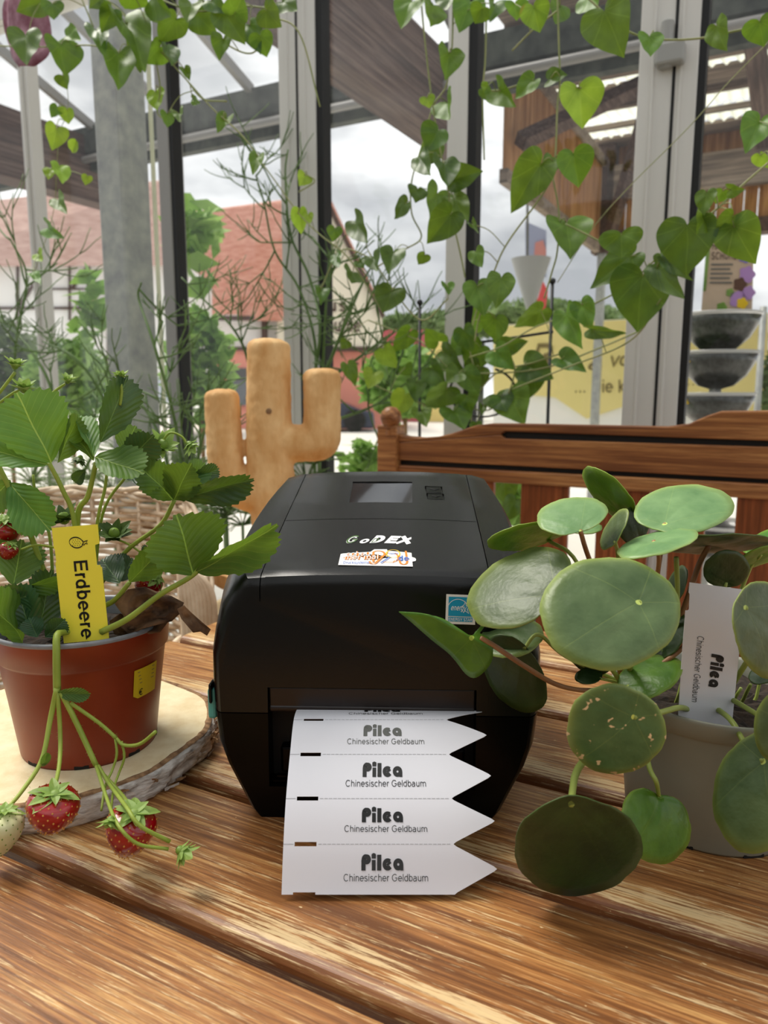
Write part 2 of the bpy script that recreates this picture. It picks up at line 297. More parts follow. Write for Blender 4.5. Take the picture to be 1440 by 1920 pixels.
# ---------------------------------------------------------------- lettering (own stroke font, drawn as flat print)
def arc(cx, cy, rx, ry, a0, a1, n=None):
    n = n or max(3, int(abs(a1 - a0) / 18)); return [(cx + rx * math.cos(math.radians(a0 + (a1 - a0) * i / n)), cy + ry * math.sin(math.radians(a0 + (a1 - a0) * i / n))) for i in range(n + 1)]
def glyph(ch, t=.09):
    h = t / 2; X = .52 - h; K = .716 - h; G = {}
    r = .235
    if ch == 'C': return .72, [arc(.38, .358, .33 - h, .37 - h, 45, 315)]
    if ch == 'G': return .78, [arc(.39, .358, .34 - h, .37 - h, 45, 335) + [(.70 - h, .33), (.42, .33)]]
    if ch == 'h': return .556, [[(.07 + h, 0), (.07 + h, .716)], [(.07 + h, .30)] + arc(.275, .33, .205 - h + .01, X - .33, 180, 0) + [(.48 - h, 0)]]
    if ch == 'n': return .556, [[(.07 + h, 0), (.07 + h, .52)], [(.07 + h, .30)] + arc(.275, .33, .205 - h + .01, X - .33, 180, 0) + [(.48 - h, 0)]]
    if ch == 'm': return .833, [[(.07 + h, 0), (.07 + h, .52)], [(.07 + h, .33)] + arc(.24, .35, .165, X - .35, 180, 0) + [(.415, 0)], [(.415, .33)] + arc(.58, .35, .165, X - .35, 180, 0) + [(.75, 0)]]
    if ch == 'u': return .556, [[(.48 - h, 0), (.48 - h, .52)], [(.07 + h, .52), (.07 + h, .2)] + arc(.275, .2, .205 - h + .01, .2 - h, 180, 360)]
    if ch == 'i': return .222, [[(.11, 0), (.11, .52)], [(.11, .62), (.11, .716)]]
    if ch == 'l': return .222, [[(.11, 0), (.11, .716)]]
    if ch == 'I': return .26, [[(.13, 0), (.13, .716)]]
    if ch == 'e': return .556, [[(.09, .27), (.50, .27)] + arc(.28, .26, .235 - h + .01, .27 - h, 8, 318)]
    if ch == 'c': return .5, [arc(.27, .26, .235 - h, .27 - h, 45, 315)]
    if ch == 'o': return .556, [arc(.28, .26, .25 - h, .27 - h, 0, 360)]
    if ch == 'O': return .778, [arc(.39, .358, .36 - h, .37 - h, 0, 360)]
    if ch == 's': return .5, [arc(.25, .385, .19 - h + .01, .135 - h, 30, 250) + arc(.25, .14, .205 - h + .01, .15 - h, 80, -160)]
    if ch == 'S': return .667, [arc(.33, .53, .26 - h, .195 - h, 30, 260) + arc(.33, .19, .29 - h, .2 - h, 80, -160)]
    if ch == 'r': return .333, [[(.07 + h, 0), (.07 + h, .52)], [(.07 + h, .28)] + arc(.27, .3, .16, X - .3, 180, 75)]
    if ch in 'db':
        s = (lambda p: p) if ch == 'd' else (lambda p: [(.556 - a, b) for a, b in p])
        return .556, [s([(.48 - h, 0), (.48 - h, .716)]), s(arc(.27, .26, .235 - h, .27 - h, 0, 360))]
    if ch == 'a': return .556, [arc(.26, .38, .2 - h, .14 - h, 160, 20) + [(.46 - h, .3), (.46 - h, 0)], [(.46 - h, .31), (.25, .29)] + arc(.21, .15, .17 - h, .145, 90, 300) + [(.46 - h, .12)]]
    if ch == 'P': return .667, [[(.09 + h, 0), (.09 + h, K), (.36, K)] + arc(.38, .52, .22 - h + .01, K - .52, 90, -90) + [(.09 + h, .52 * 2 - K)]]
    if ch == 'E': return .667, [[(.62, h), (.09 + h, h), (.09 + h, K), (.61, K)], [(.09 + h, .37), (.58, .37)]]
    if ch == 'D': return .722, [[(.09 + h, h), (.3, h)] + arc(.32, .358, .34 - h, K - .358, -90, 90) + [(.09 + h, K), (.09 + h, h)]]
    if ch == 'N': return .722, [[(.08 + h, 0), (.08 + h, .716)], [(.08 + h, .716), (.64 - h, 0)], [(.64 - h, 0), (.64 - h, .716)]]
    if ch == 'R': return .722, [[(.09 + h, 0), (.09 + h, K), (.4, K)] + arc(.42, .53, .22 - h, K - .53, 90, -90) + [(.09 + h, 1.06 - K)], [(.4, .36), (.66, 0)]]
    if ch == 'Y': return .667, [[(.03, .716), (.33, .3), (.63, .716)], [(.33, .3), (.33, 0)]]
    if ch == 'T': return .611, [[(.02, K), (.59, K)], [(.305, K), (.305, 0)]]
    if ch == 'A': return .667, [[(.02, 0), (.33, .716), (.64, 0)], [(.14, .24), (.53, .24)]]
    if ch == 'H': return .722, [[(.08 + h, 0), (.08 + h, .716)], [(.64 - h, 0), (.64 - h, .716)], [(.08 + h, .37), (.64 - h, .37)]]
    if ch == 'U': return .722, [[(.08 + h, .716), (.08 + h, .25)] + arc(.36, .25, .28 - h, .25 - h, 180, 360) + [(.64 - h, .716)]]
    if ch == 'X': return .72, [[(.05, 0), (.66, .716)], [(.05, .716), (.66, 0)]]
    if ch == 'B': return .667, [[(.09 + h, h), (.4, h)] + arc(.42, .2, .2 - h + .03, .2 - h, -90, 90) + [(.09 + h, .38)], [(.4, .38)] + arc(.4, .55, .2 - h, K - .55, -90, 90) + [(.09 + h, K), (.09 + h, h)]]
    if ch == 'k': return .5, [[(.07 + h, 0), (.07 + h, .716)], [(.44, .52), (.1, .22)], [(.2, .3), (.47, 0)]]
    if ch == 't': return .278, [[(.13, .68), (.13, .1), (.18, h), (.27, h)], [(.01, .48), (.26, .48)]]
    if ch == 'y': return .5, [[(.03, .52), (.26, .03)], [(.48, .52), (.24, -.1), (.14, -.17), (.03, -.17)]]
    if ch == 'g': return .556, [arc(.27, .26, .235 - h, .27 - h, 0, 360), [(.48 - h, .52), (.48 - h, -.03)] + arc(.26, -.03, .21 - h, .16 - h, 0, -150)]
    if ch == 'v': return .5, [[(.03, .52), (.25, 0), (.47, .52)]]
    if ch == '.': return .278, [[(.14, 0), (.14, .1)]]
    if ch == '€': return .6, [arc(.38, .358, .28, .33, 50, 310), [(.0, .42), (.45, .42)], [(.0, .3), (.42, .3)]]
    return .3, []
def pilea_glyphs():                                                  # fat geometric letters with pin-hole counters
    T = .24; out = []
    out.append((.0, [([(.12, 0), (.12, .5)], .24), (arc(.30, .53, .13, .13, 0, 360, 16), .22), ([(.13, .5)] + arc(.26, .52, .14, .15, 180, 90, 6), .22)]))
    out.append((.58, [([(.12, 0), (.12, .5)], .22), ([(.12, .565), (.12, .79)], .24)]))
    out.append((.89, [([(.12, 0), (.12, .75)], .24)]))
    out.append((1.2, [(arc(.29, .29, .185, .185, 48, 325, 16), .21), ([(.24, .25), (.47, .40)], .12)]))
    out.append((1.82, [(arc(.27, .29, .175, .175, 0, 360, 20), .22), ([(.475, 0), (.475, .29)], .17)]))
    return out
def ribbon(pts, t):
    v, f = [], []; n = len(pts); closed = math.dist(pts[0], pts[-1]) < 1e-6
    for i, p in enumerate(pts):
        a = pts[i - 1] if i > 0 else (pts[-2] if closed else None); b = pts[i + 1] if i < n - 1 else (pts[1] if closed else None)
        d = []
        for q, w_ in ((a, -1), (b, 1)):
            if q is not None:
                dx, dy = (q[0] - p[0]) * w_, (q[1] - p[1]) * w_; l = math.hypot(dx, dy) or 1; d.append((dx / l, dy / l))
        dx = sum(q[0] for q in d); dy = sum(q[1] for q in d); l = math.hypot(dx, dy) or 1; dx /= l; dy /= l
        k = 1 / max(.5, dx * d[0][0] + dy * d[0][1]); v += [(p[0] - dy * t / 2 * k, p[1] + dx * t / 2 * k), (p[0] + dy * t / 2 * k, p[1] - dx * t / 2 * k)]
        if i: j = 2 * i; f.append((j - 2, j - 1, j + 1, j))
    return v, f
def text2d(s, t=.09, slant=0, track=0):
    v, f = [], []; x = 0
    for ch in s:
        adv, st = glyph(ch, t)
        for p in st:
            a, b = ribbon(p, t); n = len(v); v += [(q[0] + x + q[1] * slant, q[1]) for q in a]; f += [tuple(i + n for i in q) for q in b]
        x += adv + track
    return v, f, x
def pilea2d():
    v, f = [], []
    for x, st in pilea_glyphs():
        for p, t in st:
            a, b = ribbon(p, t); n = len(v); v += [(q[0] + x, q[1]) for q in a]; f += [tuple(i + n for i in q) for q in b]
    # round dot for the i
    n = len(v); v += [(.70 + .13 * math.cos(a * math.pi / 8), .70 + .13 * math.sin(a * math.pi / 8)) for a in range(16)]; f.append(tuple(range(n, n + 16)))
    return v, f, 2.38
def place2d(t2, fn):                                                  # fn(x, y) -> world point
    return [fn(x, y) for x, y in t2[0]], t2[1]
def quadfn(o, x, y, off=V((0, 0, 0))):
    o, x, y = V(o), V(x), V(y); return lambda a, b: o + x * a + y * b + off
# ---------------------------------------------------------------- the building
def st(name, vf, mat, **k): return mesh(name, vf, mat, kind='structure', **k)
st('floor', wbox(-5, 4, -2.6, 2.1, -.1, 0), M['floor'])
st('ground', wbox(-60, 40, 2.1, 90, -.12, -.02), M['ground'])
st('wall_back', wbox(-5, 4, -2.7, -2.5, 0, 2.6), M['darkwall'])
st('wall_left', wbox(-5.1, -5, -2.6, 2.1, 0, .5), M['darkwall'])
CW = 2.0
def SX(px, c=CW, py=400): return SC(PC(px, py, c))[0]
# glazed front: mullions, panes
def mull(i, p0, p1, groove=None, gas=None, c=CW, d=.07, m='alu'):
    s0, s1 = SX(p0, c), SX(p1, c)
    r = st('trim_%d' % i, wbox(s0, s1, c, c + d, 0, 2.42), M[m], base=W((s0 + s1) / 2, c, 0), bevel=.003)
    if groove:
        sg = SX(groove, c); mesh('groove', wbox(sg - .0035, sg + .0035, c - .0015, c + .004, 0, 2.41), M['matte'], r)
    for g in ([.25, .72] if groove else []):
        sg = s0 + (s1 - s0) * g; mesh('ridge', wbox(sg - .003, sg + .003, c - .003, c + .004, 0, 2.41), M['alu'], r, bevel=.001)
    if gas: mesh('gasket', wbox(s1, SX(gas, c), c + .005, c + d * .7, 0, 2.41), M['gasket'], r)
    return r
mull(1, 300, 321, gas=327, c=CW, m='alud')
mull(2, 527, 594, groove=561, gas=606)
mull(3, 836, 873, gas=889)
m4 = mull(4, 1184, 1292, groove=1249, gas=1306)
hg = mesh('hinge', J(lathe([(.014, -.05), (.014, .05)], PC(1250, 85, CW - .012), 16, True, True), wbox(SX(1222), SX(1250), CW - .014, CW, PC(1240, 95, CW).z - .018, PC(1240, 95, CW).z + .015)), M['grayplastic'], m4)
p = PC(1262, 108, CW); s, c = SC(p)
mesh('hinge_cap', wbox(s - .036, s + .028, CW - .034, CW, p.z - .022, p.z + .026), M['grayplastic'], m4, bevel=.006)
# slim round-edged post and galvanised column at the left
s0, s1 = SX(53, 1.95), SX(68, 1.95)
st('trim_5', J(wbox(s0, s1, 1.95, 2.0, 0, 2.42), wbox(s0 + (s1 - s0) * .35, s0 + (s1 - s0) * .6, 1.935, 1.95, 0, 2.42)), M['alu'], base=W(s0, 1.95, 0), bevel=.003)
s0, s1 = SX(186, 1.55), SX(231, 1.55); r_ = ray(283, 400); cb = (s1 / (r_.x * ca - r_.y * sa)) * (r_.x * sa + r_.y * ca)
col = st('trim_6', wbox(s0, s1, 1.55, cb, 0, 2.55), M['galv'], base=W(s0, 1.55, 0), bevel=.006)
sp = SX(291, 1.6)
st('trim_7', tube([W(sp, 1.6, 0), W(sp, 1.6, 2.5)], .006, 8), M['milky'], base=W(sp, 1.6, 0))
st('trim_8', wbox(-5, 4, CW, CW + .08, 2.4, 2.5), M['alu'], bevel=.004)
sa_, sb_ = SX(606), SX(836)
st('trim_9', wbox(sa_, sb_, CW, CW + .06, 2.22, 2.26), M['gasket'])
edges = [-4.9, SX(50, 1.95), SX(190), SX(305), SX(560), SX(850), SX(1250), 3.9]
for i in range(7):
    st('window_%d' % (i + 1), wbox(edges[i], edges[i + 1], CW + .03, CW + .036, .0, 2.4), M['glass'])
# glazed roof sloping down to the gutter
GC, GZ = 3.58, 2.66; SL = .36
def RZ(c): return GZ + (GC - c) * SL
for k, s in enumerate([-4.6 + .62 * i for i in range(15)]):
    st('trim_%d' % (20 + k), box8([W(s + a, c, RZ(c) + z) for z in (0, .05) for a, c in ((0, -2.6), (.035, -2.6), (.035, GC), (0, GC))]), M['alud'])
for k in range(4):
    s0 = -5 + k * 2.25
    st('window_%d' % (20 + k), box8([W(s0 + a, c, RZ(c) + z) for z in (.052, .057) for a, c in ((0, -2.6), (2.23, -2.6), (2.23, GC), (0, GC))]), M['glass'])
# gutter and its beam
g = root('gutter', 'dark weathered zinc gutter running under the glass roof edge outside', 'gutter', W(-1, GC, GZ - .2))
pr = [(GC - .02, GZ + .03), (GC - .02, GZ - .12), (GC + .1, GZ - .15), (GC + .16, GZ - .1), (GC + .16, GZ), (GC + .14, GZ), (GC + .14, GZ - .08), (GC + .09, GZ - .12), (GC + .0, GZ - .1), (GC, GZ + .03)]
mesh('trough', prism([W(-7, c, z) for c, z in pr], W(13, 0, 0)), M['zinc'], g)
mesh('lip', tube([W(-7, GC - .03, GZ - .165), W(6, GC - .03, GZ - .165)], .022, 10), M['alud'], g, smooth=True)
mesh('fascia', wbox(-7, 6, GC + .02, GC + .08, GZ - .22, GZ - .15), M['zinc'], g)
def beam(s, c0, c1, z, h, w_=.14): return box8([W(s + a, c, zz) for zz in (z, z + h) for a, c in ((0, c0), (w_, c0), (w_, c1), (0, c1))])
for i, (s, l) in enumerate([(-1.69, 'brown glulam rafter crossing behind the second pane from the middle post'), (-4.17, 'brown glulam rafter at the far left behind the slim post')]):
    r = root('roof_rafter', l, 'beam', W(s, 2.1, 2.27), 'rafters outside the glass wall')
    for k in range(4): mesh('lamella', beam(s, 2.14, GC + .3, 2.27 + k * .095, .093), M['beam'], r, bevel=.002)
    mesh('bottom_board', beam(s - .005, 2.14, GC + .3, 2.255, .013, .15), M['beam'], r)
# wooden canopy / hall beyond the gutter
cn = root('timber_canopy', 'brown board-clad timber canopy with translucent corrugated roof at upper right', 'canopy', W(-1.3, 3.8, 0))
zb = 2.17
b0 = None
for k in range(40):
    c = 3.86 + k * .055
    if b0 is None: b0 = mesh('cladding_board', wbox(-1.36, -1.34, c, c + .05, zb, zb + .55), M['board'], cn, bevel=.002)
    else:
        o = b0.copy(); C.objects.link(o); o.parent = cn; o.location = W(0, k * .055, 0)
mesh('barge_rail', wbox(-1.375, -1.33, 3.86, 6.1, zb - .07, zb), M['graywood'], cn)
mesh('barge_rail', wbox(-1.38, -1.32, 3.86, 6.1, zb + .55, zb + .63), M['graywood'], cn)
mesh('corner_post', wbox(-1.4, -1.25, 6.05, 6.2, 2.1, 2.88), M['beam'], cn)
mesh('post', wbox(-1.36, -1.30, 6.1, 6.16, 0, 2.1), M['galv'], cn)
mesh('lintel_beam', wbox(-1.3, 7, 6.05, 6.2, zb + .3, zb + .55), M['graywood'], cn)
mesh('lintel_beam', wbox(-1.3, 7, 6.05, 6.2, zb - .02, zb + .08), M['beam'], cn)
b0 = None
for k in range(90):
    s = -1.25 + k * .09
    if b0 is None: b0 = mesh('front_board', wbox(s, s + .084, 6.1, 6.12, zb, zb + .32), M['board'], cn, bevel=.002)
    else: o = b0.copy(); C.objects.link(o); o.parent = cn; o.location = W(k * .09, 0, 0)
mesh('brace', tube([W(-1.28, 6.1, 2.2), W(-.85, 5.2, 2.95)], .05, 4), M['beam'], cn)
mesh('brace', tube([W(-1.28, 3.9, 2.3), W(-.6, 5.0, 2.95)], .05, 4), M['beam'], cn)
for k, c in enumerate((3.95, 4.6, 5.25, 5.63)): mesh('purlin', wbox(-1.4, 7, c, c + (.05 if k < 3 else .03), 2.85, 2.885), M['graywood'], cn)
mesh('gable_board', wbox(-1.3, 7, 6.2, 6.23, 2.55, 2.95), M['board'], cn)
for s in (-.3, 1.0, 2.3, 3.6): mesh('rafter', wbox(s, s + .09, 3.9, 6.1, 2.7, 2.8), M['beam'], cn)
def corr(s0, s1, c0, c1, z):
    v, f = [], []; n = int((s1 - s0) / .019)
    for i in range(n + 1):
        s = s0 + (s1 - s0) * i / n; zz = z + .018 * math.sin((s - s0) * 2 * math.pi / .076)
        v += [W(s, c0, zz), W(s, c1, zz)]
        if i: a = 2 * i; f.append((a - 2, a, a + 1, a - 1))
    return v, f
for s0, s1, c0, c1 in ((-1.4, 7, 4.88, 5.0), (-1.4, 7, 5.38, 5.62), (-1.4, 7, 5.67, 5.97)): mesh('corrugated_sheet', corr(s0, s1, c0, c1, 2.905), M['milky'], cn, smooth=True)
for c0, c1 in ((3.8, 4.88), (5.0, 5.38), (5.97, 6.3)): mesh('roof_board', wbox(-1.4, 7, c0, c1, 2.885, 2.905), M['graywood'], cn)
# ---------------------------------------------------------------- table
PIT = .121; G1 = .279
tb = root('garden_table', 'weathered varnished wooden slatted garden table in the foreground', 'table', W(.2, .4, 0))
def plank(c0, c1, s0, s1, z, t=.024, r=.009):
    prof = [(c0 + .004, z - t), (c0 + .001, z - t + .004), (c0, z - r)] + [(c0 + r * (1 - math.cos(a)), z - r + r * math.sin(a)) for a in [math.pi / 2 * k / 5 for k in range(1, 6)]]
    prof += [(c0 + (c1 - c0) * k / 4, z) for k in (1, 2, 3)] + [(c0 + c1 - a, b) for a, b in prof[::-1]]
    n = len(prof); ns = 8; v, u, f = [], [], []; acc = 0; cu = []
    for i, (c, zz) in enumerate(prof):
        if i: acc += math.hypot(c - prof[i - 1][0], zz - prof[i - 1][1])
        cu.append(acc)
    for i in range(ns + 1):
        s = s0 + (s1 - s0) * i / ns
        for j, (c, zz) in enumerate(prof): v.append(W(s, c, zz)); u.append((s, cu[j]))
    for i in range(ns):
        for j in range(n): a = i * n + j; b = i * n + (j + 1) % n; f.append((a, a + n, b + n, b))
    f += [tuple(range(n)), tuple(range(ns * n, ns * n + n))[::-1]]
    return v, f, u
for k in range(-3, 5):
    c0 = G1 + k * PIT + .004; c1 = c0 + PIT - .008
    mesh('slat', plank(c0, c1, -.62, 1.3, TZ), M['table'], tb, smooth=False)
mesh('rail', wbox(-.42, -.36, -.05, .87, TZ - .07, TZ - .026), M['bench'], tb, bevel=.003)
mesh('rail', wbox(.75, .81, -.05, .87, TZ - .07, TZ - .026), M['bench'], tb, bevel=.003)
for s, c in ((-.5, .02), (-.5, .8), (.95, .02), (.95, .8)): mesh('leg', wbox(s, s + .06, c, c + .06, 0, TZ - .026), M['bench'], tb, bevel=.004)
# ---------------------------------------------------------------- bench
CB = 1.547
bn = root('garden_bench', 'brown wooden garden bench with shaped top rail behind the table', 'bench', W(-.8, CB, 0))
def PB(px, py, d=0): p = PC(px, py, CB + d); return p
def bx(px0, px1, py0, py1, t, z0=None, off=0):
    a = SC(PB(px0, 850))[0]; b = SC(PB(px1, 850))[0]; c = (px0 + px1) / 2
    return wbox(a, b, CB + off, CB + off + t, PB(c, py1).z if z0 is None else z0, PB(c, py0).z)
def bprism(pts, t, off=0): return prism([PC(x, y, CB + off) for x, y in pts], W(0, t, 0) )
mesh('post', bx(711, 747, 797, 900, .05, 0, -.012), M['bench'], bn, bevel=.004)
p = PB(733, 790); mesh('finial', lathe([(.001, .046), (.012, .044), (.022, .034), (.0255, .02), (.02, .006), (.012, 0), (.014, -.01), (.014, -.02)], p + V((0, 0, -.012)), 24), M['bench'], bn, smooth=True)
sr = SC(PB(1700, 850))[0]
top = [(742, 812), (760, 818), (790, 821), (820, 819), (845, 813), (870, 805), (893, 797), (920, 794), (1000, 795), (1100, 797), (1200, 799), (1250, 800), (1290, 795), (1325, 780), (1352, 771), (1440, 770), (1560, 774)]
slot_t = [(940, 812), (946, 808), (1560, 832)]; slot_b = [(1560, 842), (946, 822), (939, 818)]
upper = top + [(1560, 831), (946, 809), (938, 815), (742, 830)]
lower = [(742, 830), (938, 815), (946, 822), (1560, 842), (1560, 905), (742, 862)]
mesh('top_rail', bprism(upper, .03), M['bench'], bn, bevel=.003)
mesh('top_rail_face', bprism(lower, .03), M['bench'], bn, bevel=.002)
mesh('slot_back', bprism([(930, 806), (1560, 826), (1560, 846), (930, 826)], .008, .012), M['matte'], bn)  # matte black backing puts the slot's shade into the colour
mesh('groove_shade', bprism([(742, 860), (1560, 902), (1560, 914), (742, 872)], .02, .012), M['matte'], bn)  # black strip between the rails, painted shade of the groove
mesh('middle_rail', bprism([(742, 872), (1560, 914), (1560, 945), (742, 893)], .03, -.002), M['bench'], bn, bevel=.003)
for a, b in ((765, 800), (838, 925), (977, 1067), (1122, 1222), (1262, 1330), (1388, 1490), (1520, 1600)):
    mesh('back_slat', bx(a, b, 884 + ((a + b) / 2 - 840) * .066, 1200, .016, .45, .006), M['slat'], bn, bevel=.002)
for k in range(3): mesh('seat_slat', wbox(SC(PB(711, 850))[0], 1.2, CB - .1 - k * .1, CB - .02 - k * .1, .42, .44), M['bench'], bn, bevel=.003)
s_ = SC(PB(720, 850))[0]
mesh('arm_rest', wbox(s_, s_ + .06, CB - .34, CB, .62, .65), M['bench'], bn, bevel=.005)
mesh('front_leg', wbox(s_, s_ + .05, CB - .34, CB - .29, 0, .62), M['bench'], bn, bevel=.004)
mesh('end_post', wbox(1.25, 1.3, CB, CB + .05, 0, 1.0), M['bench'], bn, bevel=.004)
# ---------------------------------------------------------------- label printer
PO = V((-.0065, .474, TZ)); PR = Matrix.Rotation(math.radians(-2), 3, 'Z')
def PL(x, y, z): return PO + PR @ V((x, y, z))
pt = root('label_printer', 'black desktop label printer with small screen standing on the table', 'printer', PO)
def lidz(y):
    if y < .235: return .1655 + .003 * min(y / .006, 1) + .19 * y
    return .2135 - (y - .235) * .1 - max(0, y - .27) ** 2 * 60
def prof(y):
    T = lidz(y); ws = 1 - .16 * max(0, (y - .13) / .15) ** 1.7; fr = 1 - .075 * max(0, 1 - y / .02) ** 2; q = min(1, y / .07); q = q * q * (3 - 2 * q)
    P = [(.084, 0), (.089, .006), (.096, .02), (.1045, .037), (.110, .053), (.1125, .075), (.1132, .095), (.1130, .115), (.1105 + .002 * q, .130 + .004 * q), (.1060 + .0045 * q, T - .022), (.098 + .0085 * q, T - .011), (.093 + .009 * q, T - .0045), (.0895, T - .0012), (.0775, T - .0004), (.0765, T), (.04, T + .0015), (0, T + .002)]
    o = []
    for i, (x, z) in enumerate(P):
        k = ws * fr if i >= 8 else 1 - (1 - ws) * (z / .13) * .6 - (1 - fr) * .7
        if 0 < z and y < .004: pass
        o.append((x * k, z))
    return o
def body(z0, z1, recess=None):
    ys = [0, .0015, .004, .008, .014, .03, .05, .07, .09, .11, .14, .17, .2, .22, .235, .25, .27, .28, .285]
    v, f = [], []; n = None
    for i, y in enumerate(ys):
        p = prof(y); sc = 1
        if i == 0: p = [(x * .982, z if z < .15 else z - .0045) for x, z in p]
        if i == 1: p = [(x * .992, z if z < .15 else z - .0018) for x, z in p]
        if i == len(ys) - 1: p = [(x * .97, z - .01 if z > .1 else z) for x, z in p]
        ring = p + [(-x, z) for x, z in p[::-1][1:]]; n = len(ring)
        v += [PL(x, y + (.006 * (z / .165) * (1 - min(1, y / .05))), z) for x, z in ring]
    for i in range(len(ys) - 1):
        for j in range(n): a = i * n + j; b = i * n + (j + 1) % n; f.append((a, a + n, b + n, b))
    f += [tuple(range(n)), tuple(range((len(ys) - 1) * n, len(ys) * n))[::-1]]
    return v, f
def clip_mesh(vf, cuts):
    bm = bmesh.new(); vs_ = [bm.verts.new(p) for p in vf[0]]
    for q in vf[1]: bm.faces.new([vs_[i] for i in q])
    bmesh.ops.recalc_face_normals(bm, faces=bm.faces)
    for co, no in cuts:
        r = bmesh.ops.bisect_plane(bm, geom=bm.verts[:] + bm.edges[:] + bm.faces[:], plane_co=co, plane_no=no, clear_outer=True)
        e = [x for x in r['geom_cut'] if isinstance(x, bmesh.types.BMEdge)]
        if e: bmesh.ops.edgeloop_fill(bm, edges=e)
    bmesh.ops.recalc_face_normals(bm, faces=bm.faces)
    bm.verts.index_update(); v = [x.co.copy() for x in bm.verts]; f = [tuple(y.index for y in q.verts) for q in bm.faces]; bm.free(); return v, f
def cutout(o, boxes):
    for b in boxes:
        m = bpy.data.meshes.new('cut'); m.from_pydata([tuple(p) for p in b[0]], [], b[1]); c = bpy.data.objects.new('cut', m); C.objects.link(c)
        md = o.modifiers.new('c', 'BOOLEAN'); md.operation = 'DIFFERENCE'; md.object = c; md.solver = 'EXACT'
        bpy.context.view_layer.update(); dg = bpy.context.evaluated_depsgraph_get()
        nm = bpy.data.meshes.new_from_object(o.evaluated_get(dg)); o.modifiers.remove(md); o.data = nm; bpy.data.objects.remove(c)
def shade(o, ang=.5):
    o.data.polygons.foreach_set('use_smooth', [True] * len(o.data.polygons)); o.data.set_sharp_from_angle(angle=ang)
full = body(0, 1)
def pbox(x0, x1, y0, y1, z0, z1): return box8([PL(*p) for p in ((x0, y0, z0), (x1, y0, z0), (x1, y1, z0), (x0, y1, z0), (x0, y0, z1), (x1, y0, z1), (x1, y1, z1), (x0, y1, z1))])
cut = pbox(-.0725, .0685, -.05, .020, .0224, .093)
lo = mesh('base_shell', clip_mesh(full, [(PL(0, 0, .0742), PR @ V((0, -.05, 1)))]), M['black'], pt); cutout(lo, [cut]); shade(lo)
up = mesh('top_cover', clip_mesh(full, [(PL(0, 0, .0750), PR @ V((0, .05, -1)))]), M['lidblack'], pt)
# seams in the lid: two side seams and the cross seam, then the slot, screen recess and key recesses
def lidplane(px, py):
    n = PR @ V((0, -.19, 1)); p0 = PL(0, 0, .1685 + .0012); r = ray(px, py); return O + r * ((p0 - O).dot(n) / r.dot(n))
def loc(p): return PR.transposed() @ (p - PO)
def lid(x, y, d=0): return PL(x, y, lidz(y) + .0019 * (1 - min(1, abs(x) / .0765)) + d)
def lidcut(x0, x1, y0, y1, d=.003): return box8([lid(a, b, q) for q in (-d, .02) for a, b in ((x0, y0), (x1, y0), (x1, y1), (x0, y1))])
a = loc(lidplane(652, 943)); b = loc(lidplane(775, 907)); S0 = (a.x, b.x - .001, a.y, b.y + .004)
k0 = loc(lidplane(797, 924)); k1 = loc(lidplane(829, 912)); k2 = loc(lidplane(800, 937)); k3 = loc(lidplane(832, 925))
keys = [(k0.x, k1.x, k0.y, k1.y), (k2.x, k3.x, k2.y, k3.y)]
cutout(up, [cut, lidcut(-.0768, -.0761, -.03, .24, .0016), lidcut(.0761, .0768, -.03, .24, .0016), lidcut(-.076, .076, .1085, .1094, .0008), lidcut(*S0, .0036)] + [lidcut(*k, .0012) for k in keys]); shade(up, .42)
mesh('screen', ([lid(x, y, d) for x, y, d in ((S0[0], S0[2], -.0032), (S0[1], S0[2], -.0032), (S0[1], S0[3], -.0003), (S0[0], S0[3], -.0003))], [(0, 1, 2, 3)]), M['screen'], pt)
m_ = .0012
for k in keys:
    kb = mesh('key', box8([lid(x, y, q) for q in (-.0012, .0004) for x, y in ((k[0] + m_, k[2] + m_), (k[1] - m_, k[2] + m_), (k[1] - m_, k[3] - m_), (k[0] + m_, k[3] - m_))]), M['black'], pt, bevel=.0005)
    cx, cy = (k[0] + k[1]) / 2, (k[2] + k[3]) / 2
    mesh('symbol', tube([lid(cx - .003, cy + .0012, .0005), lid(cx + .001, cy - .001, .0005), lid(cx + .0045, cy + .0016, .0005)], .0004, 5), M['matte'], kb)
mesh('tear_bar', J(pbox(-.0715, .0675, .0045, .019, .0775, .0925), tube([PL(-.0715, .0065, .0775), PL(.0675, .0065, .0775)], .003, 10)), M['brownblack'], pt, bevel=.001)
mesh('slot_back', pbox(-.0725, .0685, .0185, .03, .0224, .093), M['matte'], pt)
mesh('peel_window', pbox(-.066, .062, .010, .02, .0275, .047), M['black'], pt, bevel=.002)
mesh('window_frame', J(pbox(-.0705, .0665, .0045, .0065, .0240, .0250), pbox(-.068, .064, .0065, .01, .0262, .0275)), M['black'], pt)
for sx in (-1,):
    mesh('release_latch', J(box8([PL(sx * x, y, z) for z in (.0655, .0875) for x, y in ((.1105, .012), (.1165, .012), (.1165, .03), (.1105, .03))])), M['teal'], pt, bevel=.002)
    mesh('latch_recess', box8([PL(sx * x, y, z) for z in (.078, .092) for x, y in ((.1125, .008), (.1148, .010), (.1148, .02), (.1125, .02))]), M['black'], pt, bevel=.001)
for x in (-.07, .07):
    for y in (.03, .25): mesh('rubber_foot', lathe([(.008, -.0002), (.008, .002)], PL(x, y, 0), 16, True, True), M['matte'], pt)
